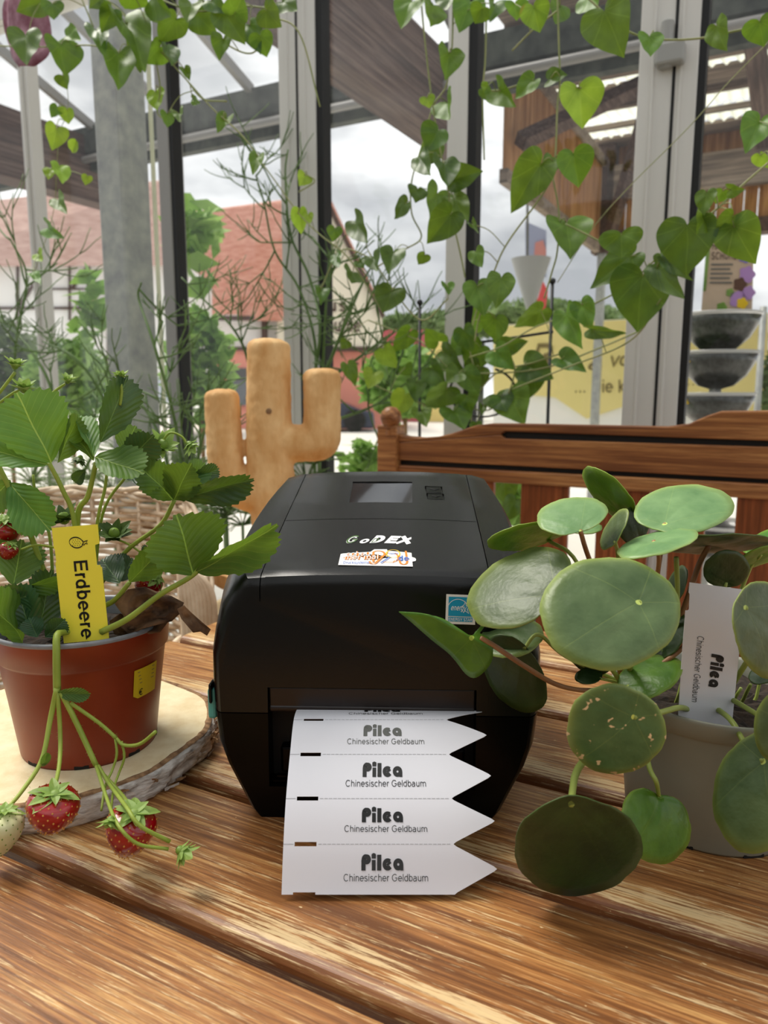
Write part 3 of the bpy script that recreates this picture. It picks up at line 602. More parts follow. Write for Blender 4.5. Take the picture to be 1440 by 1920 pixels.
# lettering and emblems on the lid
def lidmap(q, off=.0004):
    a, b, c, d = [lidplane(*p) for p in q]                            # bottom-left, bottom-right, top-right, top-left
    n = PR @ V((0, -.19, 1)).normalized() * off
    def fn(u, v):
        p = a.lerp(b, u).lerp(d.lerp(c, u), v); l = loc(p); return lid(l.x, l.y, off)
    return fn
fn = lidmap([(643, 1020), (768, 1021), (774, 1007), (651, 1006)])
x = 0; items = []
def put(name, t2, fn, u0, u1, v0, v1, w_, h_, mat, par, off=0):
    return mesh(name, ([fn(u0 + (a / w_) * (u1 - u0), v0 + (b / h_) * (v1 - v0)) for a, b in t2[0]], t2[1]), M[mat], par)
t = text2d('G', .17, .25); put('logo_letter', t, fn, 0, .2, 0, 1.0, .85, .716, 'white', pt)
fn2 = lidmap([(643, 1020), (768, 1021), (774, 1007), (651, 1006)], .0006)
t = text2d('G', .09, .25); put('logo_letter_fill', t, fn2, 0.003, .203, 0.01, 1.0, .85, .716, 'greenp', pt)
t = text2d('o', .15, .25); put('logo_letter', t, fn, .22, .38, -.02, .55, .62, .52, 'white', pt)
for ch, a_, b_ in (('D', .37, .63), ('E', .59, .85), ('X', .78, 1.05)):
    t = text2d(ch, .2, .25); put('logo_letter', t, fn, a_, b_, 0, 1, .86, .716, 'white', pt)
t = text2d('D', .08, .25); put('logo_letter_fill', t, fn2, .405, .53, 0.05, .6, .86, .716, 'greenp', pt)
# shop sticker
sf = lidmap([(634, 1060), (774, 1063), (771, 1031), (640, 1034)], .0002)
sk = mesh('shop_sticker', ([sf(u, v) for u, v in ((0, 0), (1, 0), (1.0, .28), (1.045, .32), (1.055, .42), (1.04, .5), (1.0, .55), (1, 1), (.96, 1.02), (.47, 1.02), (.42, .86), (.03, .82), (0, .78))], [tuple(range(13))]), M['stickw'], pt)
sf = lidmap([(634, 1060), (774, 1063), (771, 1031), (640, 1034)], .00035); sg_ = lidmap([(634, 1060), (774, 1063), (771, 1031), (640, 1034)], .0005)
for txt, u0, u1, v0, v1, th, mt in (('schau', .08, .42, .60, .84, .2, 'orange'), ('mer mal', .06, .54, .36, .60, .2, 'orange'), ('Drucksysteme', .06, .42, .08, .24, .08, 'bluep')):
    t = text2d(txt, th); w_ = t[2]
    put('sticker_text', t, sf, u0, u1, v0, v1, w_, .55 if th > .1 else .716, mt, sk)
    if th > .1: t = text2d(txt, .08); put('sticker_text', t, sg_, u0, u1, v0, v1, w_, .55, 'white', sk)
t = text2d('.de', .13); put('sticker_text', t, sg_, .77, .96, .3, .6, t[2], .716, 'bluep', sk)
def loop2(pts, t_, fn_, mt, nm='sticker_line'): r_ = ribbon(pts, t_); mesh(nm, ([fn_(a, b) for a, b in r_[0]], r_[1]), M[mt], sk)
loop2(arc(.53, .70, .09, .2, 200, 500, 20) + [(.47, .2)], .03, sf, 'orange'); loop2([(.43, .22)] + arc(.47, .2, .05, .12, 180, 300, 6) + [(.66, .78)], .03, sf, 'orange')
loop2([(.60, .2), (.74, .2), (.76, .3)] + arc(.72, .5, .09, .3, -60, 60, 6), .02, sf, 'orange'); loop2([(.92, .9), (.93, .3)] + arc(.88, .25, .05, .16, 0, -180, 6) + [(.82, .6)], .03, sf, 'orange')
loop2(arc(.74, .72, .095, .24, 0, 360, 24), .016, sg_, 'yel'); loop2([(.69, .5), (.57, .12)], .022, sg_, 'bluep')
t = text2d('schaumermal', .1); put('sticker_text', t, sg_, .675, .805, .68, .76, t[2], .55, 'bluep', sk)
# energy sticker on the front face
def front(px, py, off):
    n = PR @ V((0, -1, 0)); r = ray(px, py); p0 = PL(0, .0038, .13); p = O + r * ((p0 - O).dot(n) / r.dot(n)); l = loc(p)
    return PL(l.x, .006 * (l.z / .165) - .0006 - off, l.z)
def fmap(off):
    a, b, c, d = front(835, 1170, off), front(891, 1172, off), front(891, 1117, off), front(837, 1115, off)
    return lambda u, v: a.lerp(b, u).lerp(d.lerp(c, u), v)
f0, f1, f2 = fmap(0), fmap(.0002), fmap(.0004)
sk = mesh('energy_sticker', ([f0(u, v) for u, v in ((0, 0), (1, 0), (1, 1), (0, 1))], [(0, 1, 2, 3)]), M['stickw'], pt)
mesh('blue_field', ([f1(u, v) for u, v in ((.09, .27), (.91, .27), (.91, .92), (.09, .92), (.09, .09), (.91, .09), (.91, .24), (.09, .24))], [(0, 1, 2, 3), (4, 5, 6, 7)]), M['cyan'], sk)
t = text2d('ENERGY STAR', .11); put('sticker_text', t, f2, .1, .9, .115, .215, t[2], .716, 'white', sk)
t = text2d('energy', .1, .35); put('sticker_text', t, f2, .16, .68, .47, .66, t[2], .716, 'white', sk)
for q in (arc(.42, .45, .38, .4, 165, 40, 12), [(.5 + .0, .58), (.62, .66), (.66, .78), (.70, .64), (.84, .62), (.73, .52), (.78, .38), (.66, .47), (.6, .4)]):
    r_ = ribbon(q, .02); mesh('sticker_line', ([f2(a, b) for a, b in r_[0]], r_[1]), M['white'], sk)
# ---------------------------------------------------------------- printed strip of plant tags
PTH = [(.391, .0035), (.403, .0275), (.418, .0477), (.440, .0649), (.462, .0779), (.4855, .0762), (.50, .0745)]
_c = crom([V((a, b, 0)) for a, b in PTH], 16)
def pathp(v):
    v = max(0, min(v, 5.99)); i = int(v * 16); t_ = v * 16 - i; a = _c[i]; b = _c[min(i + 1, len(_c) - 1)]; return a.lerp(b, t_), (b - a).normalized()
def strip(u, v, off=0):
    p, d = pathp(v); n = V((-d.y, d.x, 0)); n = n if n.y > 0 or n.x < 0 else -n
    n = V((-abs(d.y), abs(d.x), 0)) if d.x * d.y >= 0 else V((abs(d.y) * -1 if d.y > 0 else abs(d.y) * .3, abs(d.x), 0))
    q = p + n * off; return V((-.0592 + u, q.x, TZ + q.y))
sr_ = root('tag_strip', 'strip of printed white plant tags coming out of the printer', 'plant tags', V((0, .40, TZ)))
WU = .0992; TL = .0268
def xr(f): d = 1 - abs(2 * f - 1); x = WU + TL * d - (.0 if d < .9 else (d - .9) ** 2 * TL * 3.5); return x + .0009 * max(0, 1 - d / .06)
def tag_part(v0, v1, first=False):
    vv = [v0 + (v1 - v0) * k / 20 for k in range(21)]; hs = .045
    vv = sorted(set([round(q, 5) for q in vv] + [math.floor(v0) + hs, math.floor(v0) + 1 - hs])); vv = [q for q in vv if v0 <= q <= v1]
    us = [0, .0066, .0195, .045, .075]; vt, f = [], []; m = len(us) + 1
    for q in vv:
        for u in us + [xr(q - math.floor(v0) if q < math.floor(v0) + 1 else 1)]: vt.append(strip(u, q))
    for i in range(len(vv) - 1):
        mid = (vv[i] + vv[i + 1]) / 2 - math.floor(v0); slot = mid < hs or mid > 1 - hs
        for j in range(m - 1):
            if slot and j == 1: continue
            a = i * m + j; f.append((a, a + 1, a + 1 + m, a + m))
    return vt, f
tags = []
for k in range(5):
    v1 = k + 1 if k < 4 else 5.6
    tg = mesh('plant_tag', tag_part(k, min(v1, k + 1) if k < 4 else 5.0), M['paper'], sr_, thick=.0003)
    ink = ['inkgray', 'ink', 'ink', 'inkfade', 'ink'][k]
    def fm(u, v, k=k): return strip(u, k + v, .0004)
    t = pilea2d(); w_ = .0245 if k < 4 else .024
    mesh('name_print', ([fm(.046 + a / t[2] * w_, .47 + b * .42) for a, b in t[0]], t[1]), M[ink], tg)
    t = text2d('Chinesischer Geldbaum', .075)
    mesh('subtitle_print', ([fm(.0355 + a / t[2] * .0495, .26 + b * .2) for a, b in t[0]], t[1]), M[['inkgray', 'ink', 'ink', 'inkfade', 'ink'][k]], tg)
    if k:
        v, f = [], []
        for i in range(30):
            u0 = .0205 + i * .0027
            if i == 29: continue
            n = len(v); v += [strip(u, k + d, .0003) for u, d in ((u0, -.006), (u0 + .0021, -.006), (u0 + .0021, .006), (u0, .006))]; f.append((n, n + 1, n + 2, n + 3))
        v += [strip(u, k + d, .0003) for u, d in ((0, -.006), (.006, -.006), (.006, .006), (0, .006))]; n = len(v); f.append((n - 4, n - 3, n - 2, n - 1))
        mesh('perforation', (v, f), M['perf'], tg)
# ---------------------------------------------------------------- leaves
LM = dict(
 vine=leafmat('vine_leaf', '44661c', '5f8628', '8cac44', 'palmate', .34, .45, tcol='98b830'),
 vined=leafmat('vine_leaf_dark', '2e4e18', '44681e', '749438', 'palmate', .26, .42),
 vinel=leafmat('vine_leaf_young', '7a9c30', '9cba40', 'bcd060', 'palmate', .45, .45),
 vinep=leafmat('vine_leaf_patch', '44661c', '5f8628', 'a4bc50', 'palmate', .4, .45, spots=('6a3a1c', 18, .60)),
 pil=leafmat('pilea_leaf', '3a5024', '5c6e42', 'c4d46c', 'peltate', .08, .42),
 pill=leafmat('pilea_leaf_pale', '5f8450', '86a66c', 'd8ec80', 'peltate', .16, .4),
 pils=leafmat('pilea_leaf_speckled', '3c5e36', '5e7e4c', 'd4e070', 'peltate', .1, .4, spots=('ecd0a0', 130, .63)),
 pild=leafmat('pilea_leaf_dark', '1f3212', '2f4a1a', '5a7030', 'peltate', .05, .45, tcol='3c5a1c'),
 pilb=leafmat('pilea_leaf_bright', '3f7024', '6a9c30', 'c4dc5c', 'peltate', .25, .35),
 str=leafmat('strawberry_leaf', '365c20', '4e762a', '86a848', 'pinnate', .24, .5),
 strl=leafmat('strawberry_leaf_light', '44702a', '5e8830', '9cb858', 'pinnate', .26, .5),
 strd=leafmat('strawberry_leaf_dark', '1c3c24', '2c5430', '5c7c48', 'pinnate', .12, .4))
def half2full(h): return h + [(-x, y) for x, y in h[::-1] if abs(x) > 1e-6]
def sm2(pts, n=4): return [(p.x, p.y) for p in crom([V((x, y, 0)) for x, y in pts], n)]
HEART = half2full(sm2([(0, 0), (.07, -.13), (.22, -.20), (.39, -.14), (.49, .05), (.49, .24), (.41, .47), (.27, .68), (.11, .87), (0, 1)], 3))
def serr(n=9, w_=1):
    b = sm2([(0, 0), (.12, .08), (.30, .26), (.44, .48), (.5, .68), (.43, .86), (.26, .96), (0, 1.0)], 8); o = []
    for i, (x, y) in enumerate(b):
        k = i / (len(b) - 1); s = 0
        if .22 < k: ph = (k * n * 1.5) % 1; s = .10 * (1 - ph) if ph > .2 else .10 * ph / .2 - .02
        o.append((x * (1 + s * 1.6) * w_ if x > 0 else 0, y + s * .7 * (y > .5)))
    return half2full(o)
SERR = serr()
def leafgeo(outl, P0, Y, X, Nn, h, rings=5, org=(0, 0)):
    v, f, u = [V(P0) + X * org[0] + Y * org[1] + Nn * h(*org)], [], [(org[0], org[1])]; n = len(outl)
    for k in range(1, rings + 1):
        t = k / rings
        for x, y in outl:
            a, b = org[0] + (x - org[0]) * t, org[1] + (y - org[1]) * t
            v.append(V(P0) + X * a + Y * b + Nn * h(a, b)); u.append((a, b))
    for j in range(n): f.append((0, 1 + j, 1 + (j + 1) % n))
    for k in range(rings - 1):
        for j in range(n): a = 1 + k * n + j; b = 1 + k * n + (j + 1) % n; f.append((a, a + n, b + n, b))
    return v, f, u
def leaf(name, outl, P0, P1, wpx, mat, parent, roll=0, fold=.15, droop=.08, wob=.02, rings=5, wm=None, org=(0, .12), label=None):
    P0, P1 = V(P0), V(P1); Y = P1 - P0; view = (O - (P0 + P1) / 2).normalized()
    X = Y.cross(view).normalized(); Wd = wm if wm else wpx * mpp((P0 + P1) / 2)
    R = Matrix.Rotation(roll, 3, Y.normalized()); Nn = (R @ X).cross(Y).normalized(); X = (R @ X) * Wd / max(.35, math.cos(roll)); L_ = Y.length
    a, b, c = rnd.random() * 6, rnd.random() * 6, rnd.uniform(-1, 1)
    def h(x, y): return L_ * (fold * (math.sqrt(x * x + .002) - .04) - droop * y * y + wob * math.sin(x * 9 + a) * math.sin(y * 8 + b) + .05 * c * x * y)
    return mesh(name, leafgeo(outl, P0, Y, X, Nn, h, rings, org), LM[mat], parent, smooth=True, label=label)
# ---------------------------------------------------------------- birch slice
SZ = TZ + .021
bc = V((-.268, .569, TZ)); random.seed(3)
def rad(a): return .1235 + .003 * math.sin(2 * a + 1) + .0018 * math.sin(5 * a) + .001 * math.sin(11 * a + 2)
bs = root('birch_slice', 'round birch log slice with peeling white bark under the red-brown pot', 'wood slice', bc)
NA = 180
topv = [bc + V((0, 0, .021))]; f = []; u = [(0, 0)]
for k in range(1, 9):
    for j in range(NA): a = 2 * math.pi * j / NA; r = rad(a) * .955 * k / 8; topv.append(bc + V((r * math.cos(a), r * math.sin(a), .021))); u.append((r, a))
for j in range(NA): f.append((0, 1 + j, 1 + (j + 1) % NA))
for k in range(7):
    for j in range(NA): a = 1 + k * NA + j; b = 1 + k * NA + (j + 1) % NA; f.append((a, a + NA, b + NA, b))
mesh('end_grain', (topv, f, u), M['birchtop'], bs)
def ringband(rs, name, mat, jit):
    v, f = [], []; n = len(rs)
    for j in range(NA):
        a = 2 * math.pi * j / NA
        for i, (k, z) in enumerate(rs):
            r = rad(a) * k + (rnd.uniform(-1, 1) * jit + jit * 1.3 * math.sin(a * 23 + i * 2) + jit * math.sin(a * 41 + i)) * (1 if 0 < i < n - 1 else .2); v.append(bc + V((r * math.cos(a), r * math.sin(a), z + (rnd.uniform(-1, 1) * jit * .5 if 0 < i < n - 1 else 0))))
    for j in range(NA):
        for i in range(n - 1): a = j * n + i; b = ((j + 1) % NA) * n + i; f.append((a, b, b + 1, a + 1))
    return mesh(name, (v, f), mat, bs, smooth=True)
ringband([(.953, .0205), (.957, .0216), (.968, .0219), (.982, .0212), (.99, .0205)], 'bark_edge', M['barkedge'], .0004)
ringband([(.985, .0206), (.998, .019), (1.006, .015), (.998, .010), (1.004, .006), (.992, .002), (.97, 0.0)], 'bark', M['bark'], .0009)
for j in range(46):
    a = rnd.uniform(-2.9, .5); z = rnd.uniform(.002, .019); r = rad(a) + .0012; L_ = rnd.uniform(.004, .014) / r; hh = rnd.uniform(.0015, .005)
    v = []
    for t in range(6):
        aa = a + L_ * t / 5; rr = r + .0028 * (t / 5) ** 2 * rnd.uniform(.3, 1.2)
        for q in (0, 1): v.append(bc + V((rr * math.cos(aa), rr * math.sin(aa), max(.0005, z - hh / 2 + hh * q * (1 - .5 * t / 5) + rnd.uniform(-1, 1) * .0004))))
    mesh('bark_flake', (v, [(2 * t, 2 * t + 2, 2 * t + 3, 2 * t + 1) for t in range(5)]), M['bark'] if j % 3 else M['barkedge'], bs, thick=.0003)
for j in range(5):
    a = .02 + j * .05; p = bc + V((math.cos(a), math.sin(a), 0)) * (rad(a) + .002) + V((0, 0, .008 + .002 * j))
    mesh('bark_curl', tube([p + V((.003 * math.cos(t + j), .001 * t, .003 * math.sin(t + j))) for t in [k * .6 for k in range(8)]], lambda t: .0014 * (1 - t) + .0003, 5), M['barkedge'], bs)
# ---------------------------------------------------------------- strawberry pot
pc = V((-.2305, .551, SZ)); HP = .0985
st_ = root('strawberry_plant', 'potted strawberry plant with ripe berries hanging over the brown pot rim', 'potted plant', pc)
outer = [(.0475, .003), (.0495, 0), (.0500, .002), (.0555, .045), (.0598, .0755), (.0604, .0772), (.0622, .0785), (.0636, .0955), (.0640, HP - .002)]
pot = mesh('pot', lathe(outer, pc, 96, True), M['terra'], st_, smooth=True, label='glossy red-brown plastic pot')
[mesh('drain_notch_shade', prism([pc + V((math.cos(a + d) * .0503, math.sin(a + d) * .0503, z)) for d, z in ((-.1, .0004), (.1, .0004), (.1, .003), (-.1, .003))], V((-math.cos(a), -math.sin(a), 0)) * .004), M['matte'], pot) for a in [k * math.pi / 4 + .25 for k in range(8)]]  # no real openings: black boxes stand in for the shade inside the notches
mesh('pot_rim', lathe([(.0640, HP - .0025), (.0647, HP - .001), (.0644, HP + .0006), (.0628, HP + .0009), (.0612, HP - .0005), (.0606, HP - .004), (.0585, HP - .022)], pc, 96), M['potgray'], st_, smooth=True, label='grey inner rim of the pot')
sv, sf_ = [pc + V((0, 0, HP - .012))], []
for k in range(1, 9):
    for j in range(64): a = 2 * math.pi * j / 64; sv.append(pc + V((.0605 * k / 8 * math.cos(a), .0605 * k / 8 * math.sin(a), HP - .0125 + rnd.uniform(-.0022, .0022) - .004 * (k == 8))))
sf_ = [(0, 1 + j, 1 + (j + 1) % 64) for j in range(64)] + [(1 + k * 64 + j, 1 + (k + 1) * 64 + j, 1 + (k + 1) * 64 + (j + 1) % 64, 1 + k * 64 + (j + 1) % 64) for k in range(7) for j in range(64)]
mesh('soil', (sv, sf_), M['soil'], st_, kind='stuff')
# yellow price label wrapping the pot side
v = []
for k in range(7):
    a = -.60 + .42 * k / 6
    for q, (z, r) in enumerate(((.050, .0562 + .0003), (.073, .0592 + .0003))): v.append(pc + V((r * math.cos(a), r * math.sin(a), z - .004 + (.0025 if k in (0,) and q == 0 else 0))))
pl_ = mesh('price_label', (v, [(2 * k, 2 * k + 2, 2 * k + 3, 2 * k + 1) for k in range(6)]), M['price'], st_)
def plf(u, w_): a = -.60 + .42 * u; z = .046 + .023 * w_; r = .0562 + .003 * w_ + .0006; return pc + V((r * math.cos(a), r * math.sin(a), z))
for i in range(4): r_ = ribbon([(.12 + .03 * i, .9 - i * .13), (.85, .9 - i * .13)], .02); mesh('fine_print', ([plf(a, b) for a, b in r_[0]], r_[1]), M['inkfade'], pl_)
t = text2d('€', .1); mesh('price_print', ([plf(.2 + a * .25, .08 + b * .3) for a, b in t[0]], t[1]), M['ink'], pl_)
# yellow stake tag
def stake(name, q, Yb, Yt, mat, label, cat, notch):
    a, b, c, d = PY(*q[0], Yb), PY(*q[1], Yb), PY(*q[2], Yt), PY(*q[3], Yt)
    def fn(u, v, off=0):
        n = (b - a).cross(d - a).normalized(); n = n if n.y < 0 else -n
        return a.lerp(b, u).lerp(d.lerp(c, u), v) + n * off
    nn = ((b - a).cross(d - a)).normalized(); nn = nn if nn.y > 0 else -nn
    rt = root(name, label, cat, a)
    poly = [fn(u, v) for u, v in notch]
    mesh('plate', prism(poly, nn * .0004), mat, rt); return rt, fn
yt, yf = stake('plant_stake', [(119, 1200), (204, 1192), (183, 983), (97, 990)], .505, .510, M['yellow'], 'yellow plastic plant stake lettered Erdbeere in the red-brown pot', 'plant label',
  [(0, -.03), (1, -.03), (1, .02), (1, .62), (.975, .62), (.965, .64), (.90, .64), (.895, .80), (.90, .82), (1.0, .83), (1, 1), (0, 1), (0, .82), (.02, .81), (.02, .7), (0, .69)])
t = text2d('Erdbeere', .115); mesh('lettering', ([yf(.40 + b / .716 * .30, .708 - a / t[2] * .715, .0003) for a, b in t[0] if True], t[1]), M['ink'], yt)
for q, th in ((arc(.50, .855, .145, .047, 0, 360, 28), .009),): 
    rb = ribbon([(x - .02 * math.sin((y - .855) * 30), y + .0) for x, y in q], .010); mesh('berry_drawing', ([yf(a, b, .0003) for a, b in rb[0]], rb[1]), M['ink'], yt)
v, f = [], []
for i in range(15): 
    x, y = .42 + (i % 4) * .05 + (i // 4 % 2) * .02, .83 + (i // 4) * .016; n = len(v); v += [yf(x + a * .007, y + b * .003, .0003) for a, b in ((-1, -1), (1, -1), (1, 1), (-1, 1))]; f.append((n, n + 1, n + 2, n + 3))
mesh('berry_drawing', (v, f), M['ink'], yt)
rb = ribbon([(.64, .872), (.66, .855), (.71, .862), (.75, .867), (.72, .852), (.74, .835), (.69, .84), (.66, .825), (.655, .845), (.62, .833)], .008); mesh('berry_drawing', ([yf(a, b, .0003) for a, b in rb[0]], rb[1]), M['ink'], yt)
# stems, leaves (pixel tracings set at real depths)
def T3(pts): return [PY(x, y, Y) for x, y, Y in pts]
def stemt(name, pts, r0, r1, mat, par, n=8): return mesh(name, tube(T3(pts), lambda t: r0 + (r1 - r0) * t, n, True, 6), mat, par, smooth=True)
hv, hf = [], []
def hairs(pts, r, k=60):
    c = crom(T3(pts), 8)
    for i in range(k):
        j = rnd.randrange(len(c) - 1); p = c[j].lerp(c[j + 1], rnd.random()); d = (c[j + 1] - c[j]).normalized(); q = V((rnd.gauss(0, 1), rnd.gauss(0, 1), rnd.gauss(0, 1))); q = (q - d * q.dot(d)).normalized()
        w_ = d * .00010; n = len(hv); hv.extend([p + q * r * .9 - w_, p + q * r * .9 + w_, p + q * (r + rnd.uniform(.0008, .0016)) + d * .0004]); hf.append((n, n + 1, n + 2))
SM = M['stem']
for pts, r0, r1 in [
    ([(150, 1180, .53), (140, 985, .525), (118, 920, .52), (92, 868, .515)], .0019, .0015), ([(150, 1150, .54), (145, 975, .53), (165, 930, .525), (180, 868, .52)], .0023, .0017),
    ([(170, 1140, .55), (182, 985, .54), (196, 920, .54), (200, 890, .54)], .0013, .0011), ([(175, 1120, .56), (192, 965, .55), (235, 895, .55), (242, 880, .55)], .0012, .0010),
    ([(170, 1120, .55), (235, 1035, .55), (300, 985, .545), (327, 938, .54)], .0019, .0015), ([(190, 1185, .505), (240, 1160, .50), (300, 1115, .50), (362, 1078, .50), (395, 1040, .505)], .0024, .0017),
    ([(185, 1140, .53), (215, 1125, .52), (243, 1092, .515)], .0022, .0016), ([(110, 1150, .54), (60, 1010, .54), (30, 940, .53), (-10, 860, .53)], .0021, .0019),
    ([(80, 1150, .55), (72, 1060, .55), (50, 975, .55), (30, 930, .54)], .0017, .0014), ([(100, 1100, .55), (92, 1000, .56), (70, 955, .56), (62, 890, .56)], .0013, .001),
    ([(-30, 770, .53), (0, 735, .53), (28, 698, .53)], .0012, .0010), ([(-20, 770, .54), (20, 740, .54), (40, 730, .54)], .0011, .0009), ([(95, 740, .55), (110, 728, .55), (122, 720, .55)], .0011, .0009),
    ([(300, 835, .56), (318, 812, .56), (340, 818, .56), (350, 832, .56)], .0009, .0008), ([(200, 870, .56), (255, 860, .56), (300, 840, .56)], .0011, .0009), ([(225, 760, .53), (228, 735, .53), (226, 716, .53)], .0011, .001),
    ([(118, 1030, .54), (70, 1022, .53), (40, 1030, .53)], .0008, .0008), ([(270, 1040, .55), (240, 1020, .55), (215, 1010, .55)], .0008, .0008), ([(0, 880, .55), (5, 930, .55), (5, 975, .55)], .0008, .0008)]:
    stemt('leaf_stalk', pts, r0, r1, SM, st_); hairs(pts, r0, 46)
def sleaf(b, t, w_, mat='str', roll=0, Yb=.52, Yt=.52, fold=.25, droop=.1):
    return leaf('leaflet', SERR, PY(*b, Yb), PY(*t, Yt), w_, mat, st_, roll, fold, droop, .03, 6, org=(0, .3))
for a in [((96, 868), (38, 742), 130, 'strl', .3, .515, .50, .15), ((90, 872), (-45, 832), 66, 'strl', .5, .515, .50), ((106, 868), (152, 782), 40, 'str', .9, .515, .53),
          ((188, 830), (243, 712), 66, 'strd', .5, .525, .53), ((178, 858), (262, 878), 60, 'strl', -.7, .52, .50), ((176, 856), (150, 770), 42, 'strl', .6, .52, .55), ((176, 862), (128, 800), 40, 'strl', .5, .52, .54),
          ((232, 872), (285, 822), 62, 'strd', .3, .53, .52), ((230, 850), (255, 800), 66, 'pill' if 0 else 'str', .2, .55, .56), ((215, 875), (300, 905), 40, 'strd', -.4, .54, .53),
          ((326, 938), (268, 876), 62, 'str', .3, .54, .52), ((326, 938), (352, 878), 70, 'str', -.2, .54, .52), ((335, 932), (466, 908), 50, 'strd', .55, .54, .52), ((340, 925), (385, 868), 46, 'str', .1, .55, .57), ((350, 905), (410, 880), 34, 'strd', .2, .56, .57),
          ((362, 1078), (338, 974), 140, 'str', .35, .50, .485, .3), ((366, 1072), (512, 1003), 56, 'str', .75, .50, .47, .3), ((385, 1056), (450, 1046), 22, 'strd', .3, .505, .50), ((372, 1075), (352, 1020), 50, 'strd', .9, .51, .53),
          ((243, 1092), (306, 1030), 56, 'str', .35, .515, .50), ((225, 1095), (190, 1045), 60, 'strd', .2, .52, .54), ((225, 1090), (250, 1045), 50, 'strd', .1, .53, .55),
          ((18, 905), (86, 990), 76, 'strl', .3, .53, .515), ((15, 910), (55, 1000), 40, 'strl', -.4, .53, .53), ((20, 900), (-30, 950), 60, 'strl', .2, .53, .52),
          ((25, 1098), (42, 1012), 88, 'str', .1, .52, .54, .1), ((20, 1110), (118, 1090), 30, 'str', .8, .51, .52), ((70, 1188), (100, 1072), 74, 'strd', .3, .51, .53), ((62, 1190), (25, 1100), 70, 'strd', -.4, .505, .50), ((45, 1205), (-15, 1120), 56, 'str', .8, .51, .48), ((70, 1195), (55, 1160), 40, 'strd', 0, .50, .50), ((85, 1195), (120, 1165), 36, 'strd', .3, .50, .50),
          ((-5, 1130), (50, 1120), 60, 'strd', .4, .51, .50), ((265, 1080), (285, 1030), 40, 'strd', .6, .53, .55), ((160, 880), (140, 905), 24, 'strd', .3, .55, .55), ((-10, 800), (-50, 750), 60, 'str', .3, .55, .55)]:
    b, t, w_, m_ = a[:4]; sleaf(b, t, w_, m_, *a[4:])
def berry(px, py, Y, rpx, h_, mat='berry', tilt=(0, 0), seedm='seed', ns=150):
    p = PY(px, py, Y); r = rpx * mpp(p); R_ = Matrix.Rotation(tilt[0], 3, 'X') @ Matrix.Rotation(tilt[1], 3, 'Y')
    pr = [(.02, -1.0), (.22, -.93), (.45, -.75), (.68, -.45), (.88, -.1), (.99, .25), (1.0, .5), (.9, .72), (.65, .86), (.3, .92), (.02, .92)]
    pr = [(q.x * r, q.y * r * h_) for q in crom([V((a, b, 0)) for a, b in pr], 4)]
    bo = mesh('berry', lathe(pr, p, 40, True, True, R_), M[mat], st_, smooth=True); sv, sf = [], []
    for i in range(ns):
        t = (i + .5) / ns; k = t * (len(pr) - 6) + 1; a = i * 2.39996; j = int(k); rr = pr[j][0] + (pr[j + 1][0] - pr[j][0]) * (k - j); zz = pr[j][1] + (pr[j + 1][1] - pr[j][1]) * (k - j)
        c = V((rr * math.cos(a), rr * math.sin(a), zz)); nrm = V((math.cos(a), math.sin(a), -.35)).normalized(); e1 = V((-math.sin(a), math.cos(a), 0)); e2 = V((0, 0, 1)); s = r * .042; n = len(sv)
        for q in (c + e2 * s * 1.5, c + e1 * s, c - e2 * s * 1.5, c - e1 * s, c + nrm * s): sv.append(p + R_ @ (q + nrm * .00008))
        sf += [(n, n + 1, n + 4), (n + 1, n + 2, n + 4), (n + 2, n + 3, n + 4), (n + 3, n, n + 4)]
    mesh('berry_seeds', (sv, sf), M[seedm], bo, kind='stuff'); return p, r, R_, bo
SEP = half2full(sm2([(0, 0), (.18, .2), (.22, .5), (.1, .85), (0, 1)], 3))
def calyx(p, r, R_, par, n=9, mat='sepal', up=.3, up2=None, lenk=1.25):
    for i in range(n):
        a = i * 2 * math.pi / n + rnd.uniform(-.2, .2); k = up + rnd.uniform(-.25, .25); d = R_ @ V((math.cos(a), math.sin(a), k)).normalized() * r * lenk * rnd.uniform(.8, 1.15)
        nn = R_ @ V((-k * math.cos(a), -k * math.sin(a), 1)).normalized(); X = d.cross(nn).normalized() * d.length * 1.15
        mesh('sepal', leafgeo(SEP, p, d, X, nn, lambda x, y, D=d.length: D * (.35 * abs(x) + rnd.uniform(-.01, .01) - .25 * y * y), 3, (0, .3)), M[mat], par, smooth=True)
for px, py, Y, r, h_, mt, tl, sd, ns in ((98, 1523, .425, 47, .95, 'berry', (.15, .25), 'seed', 170), (243, 1563, .415, 46, 1.12, 'berry', (.15, .28), 'seed', 170), (2, 1562, .42, 38, 1.2, 'unripe', (0, .2), 'seedg', 120), (14, 1036, .53, 17, 1.1, 'berry', (0, .5), 'seed', 60), (10, 1000, .545, 30, 1.0, 'berry', (.3, .2), 'seedg', 60), (275, 1092, .54, 26, 1.0, 'berry', (.6, 1), 'seed', 60)):
    p, r_, R_, bo = berry(px, py, Y, r, h_, mt, tl, sd, ns); top_ = p + R_ @ V((0, 0, r_ * h_ * .9)); calyx(top_, r_, R_, bo, 10, 'sepal', .02, lenk=.95); calyx(top_ + R_ @ V((0, 0, r_ * .05)), r_, R_, bo, 6, 'sepal', .5, lenk=.7); mesh('calyx_disc', lathe([(r_ * .3, -r_ * .05), (r_ * .22, r_ * .1), (r_ * .06, r_ * .2)], top_, 14, False, True, R_), M['sepal'], bo, smooth=True)
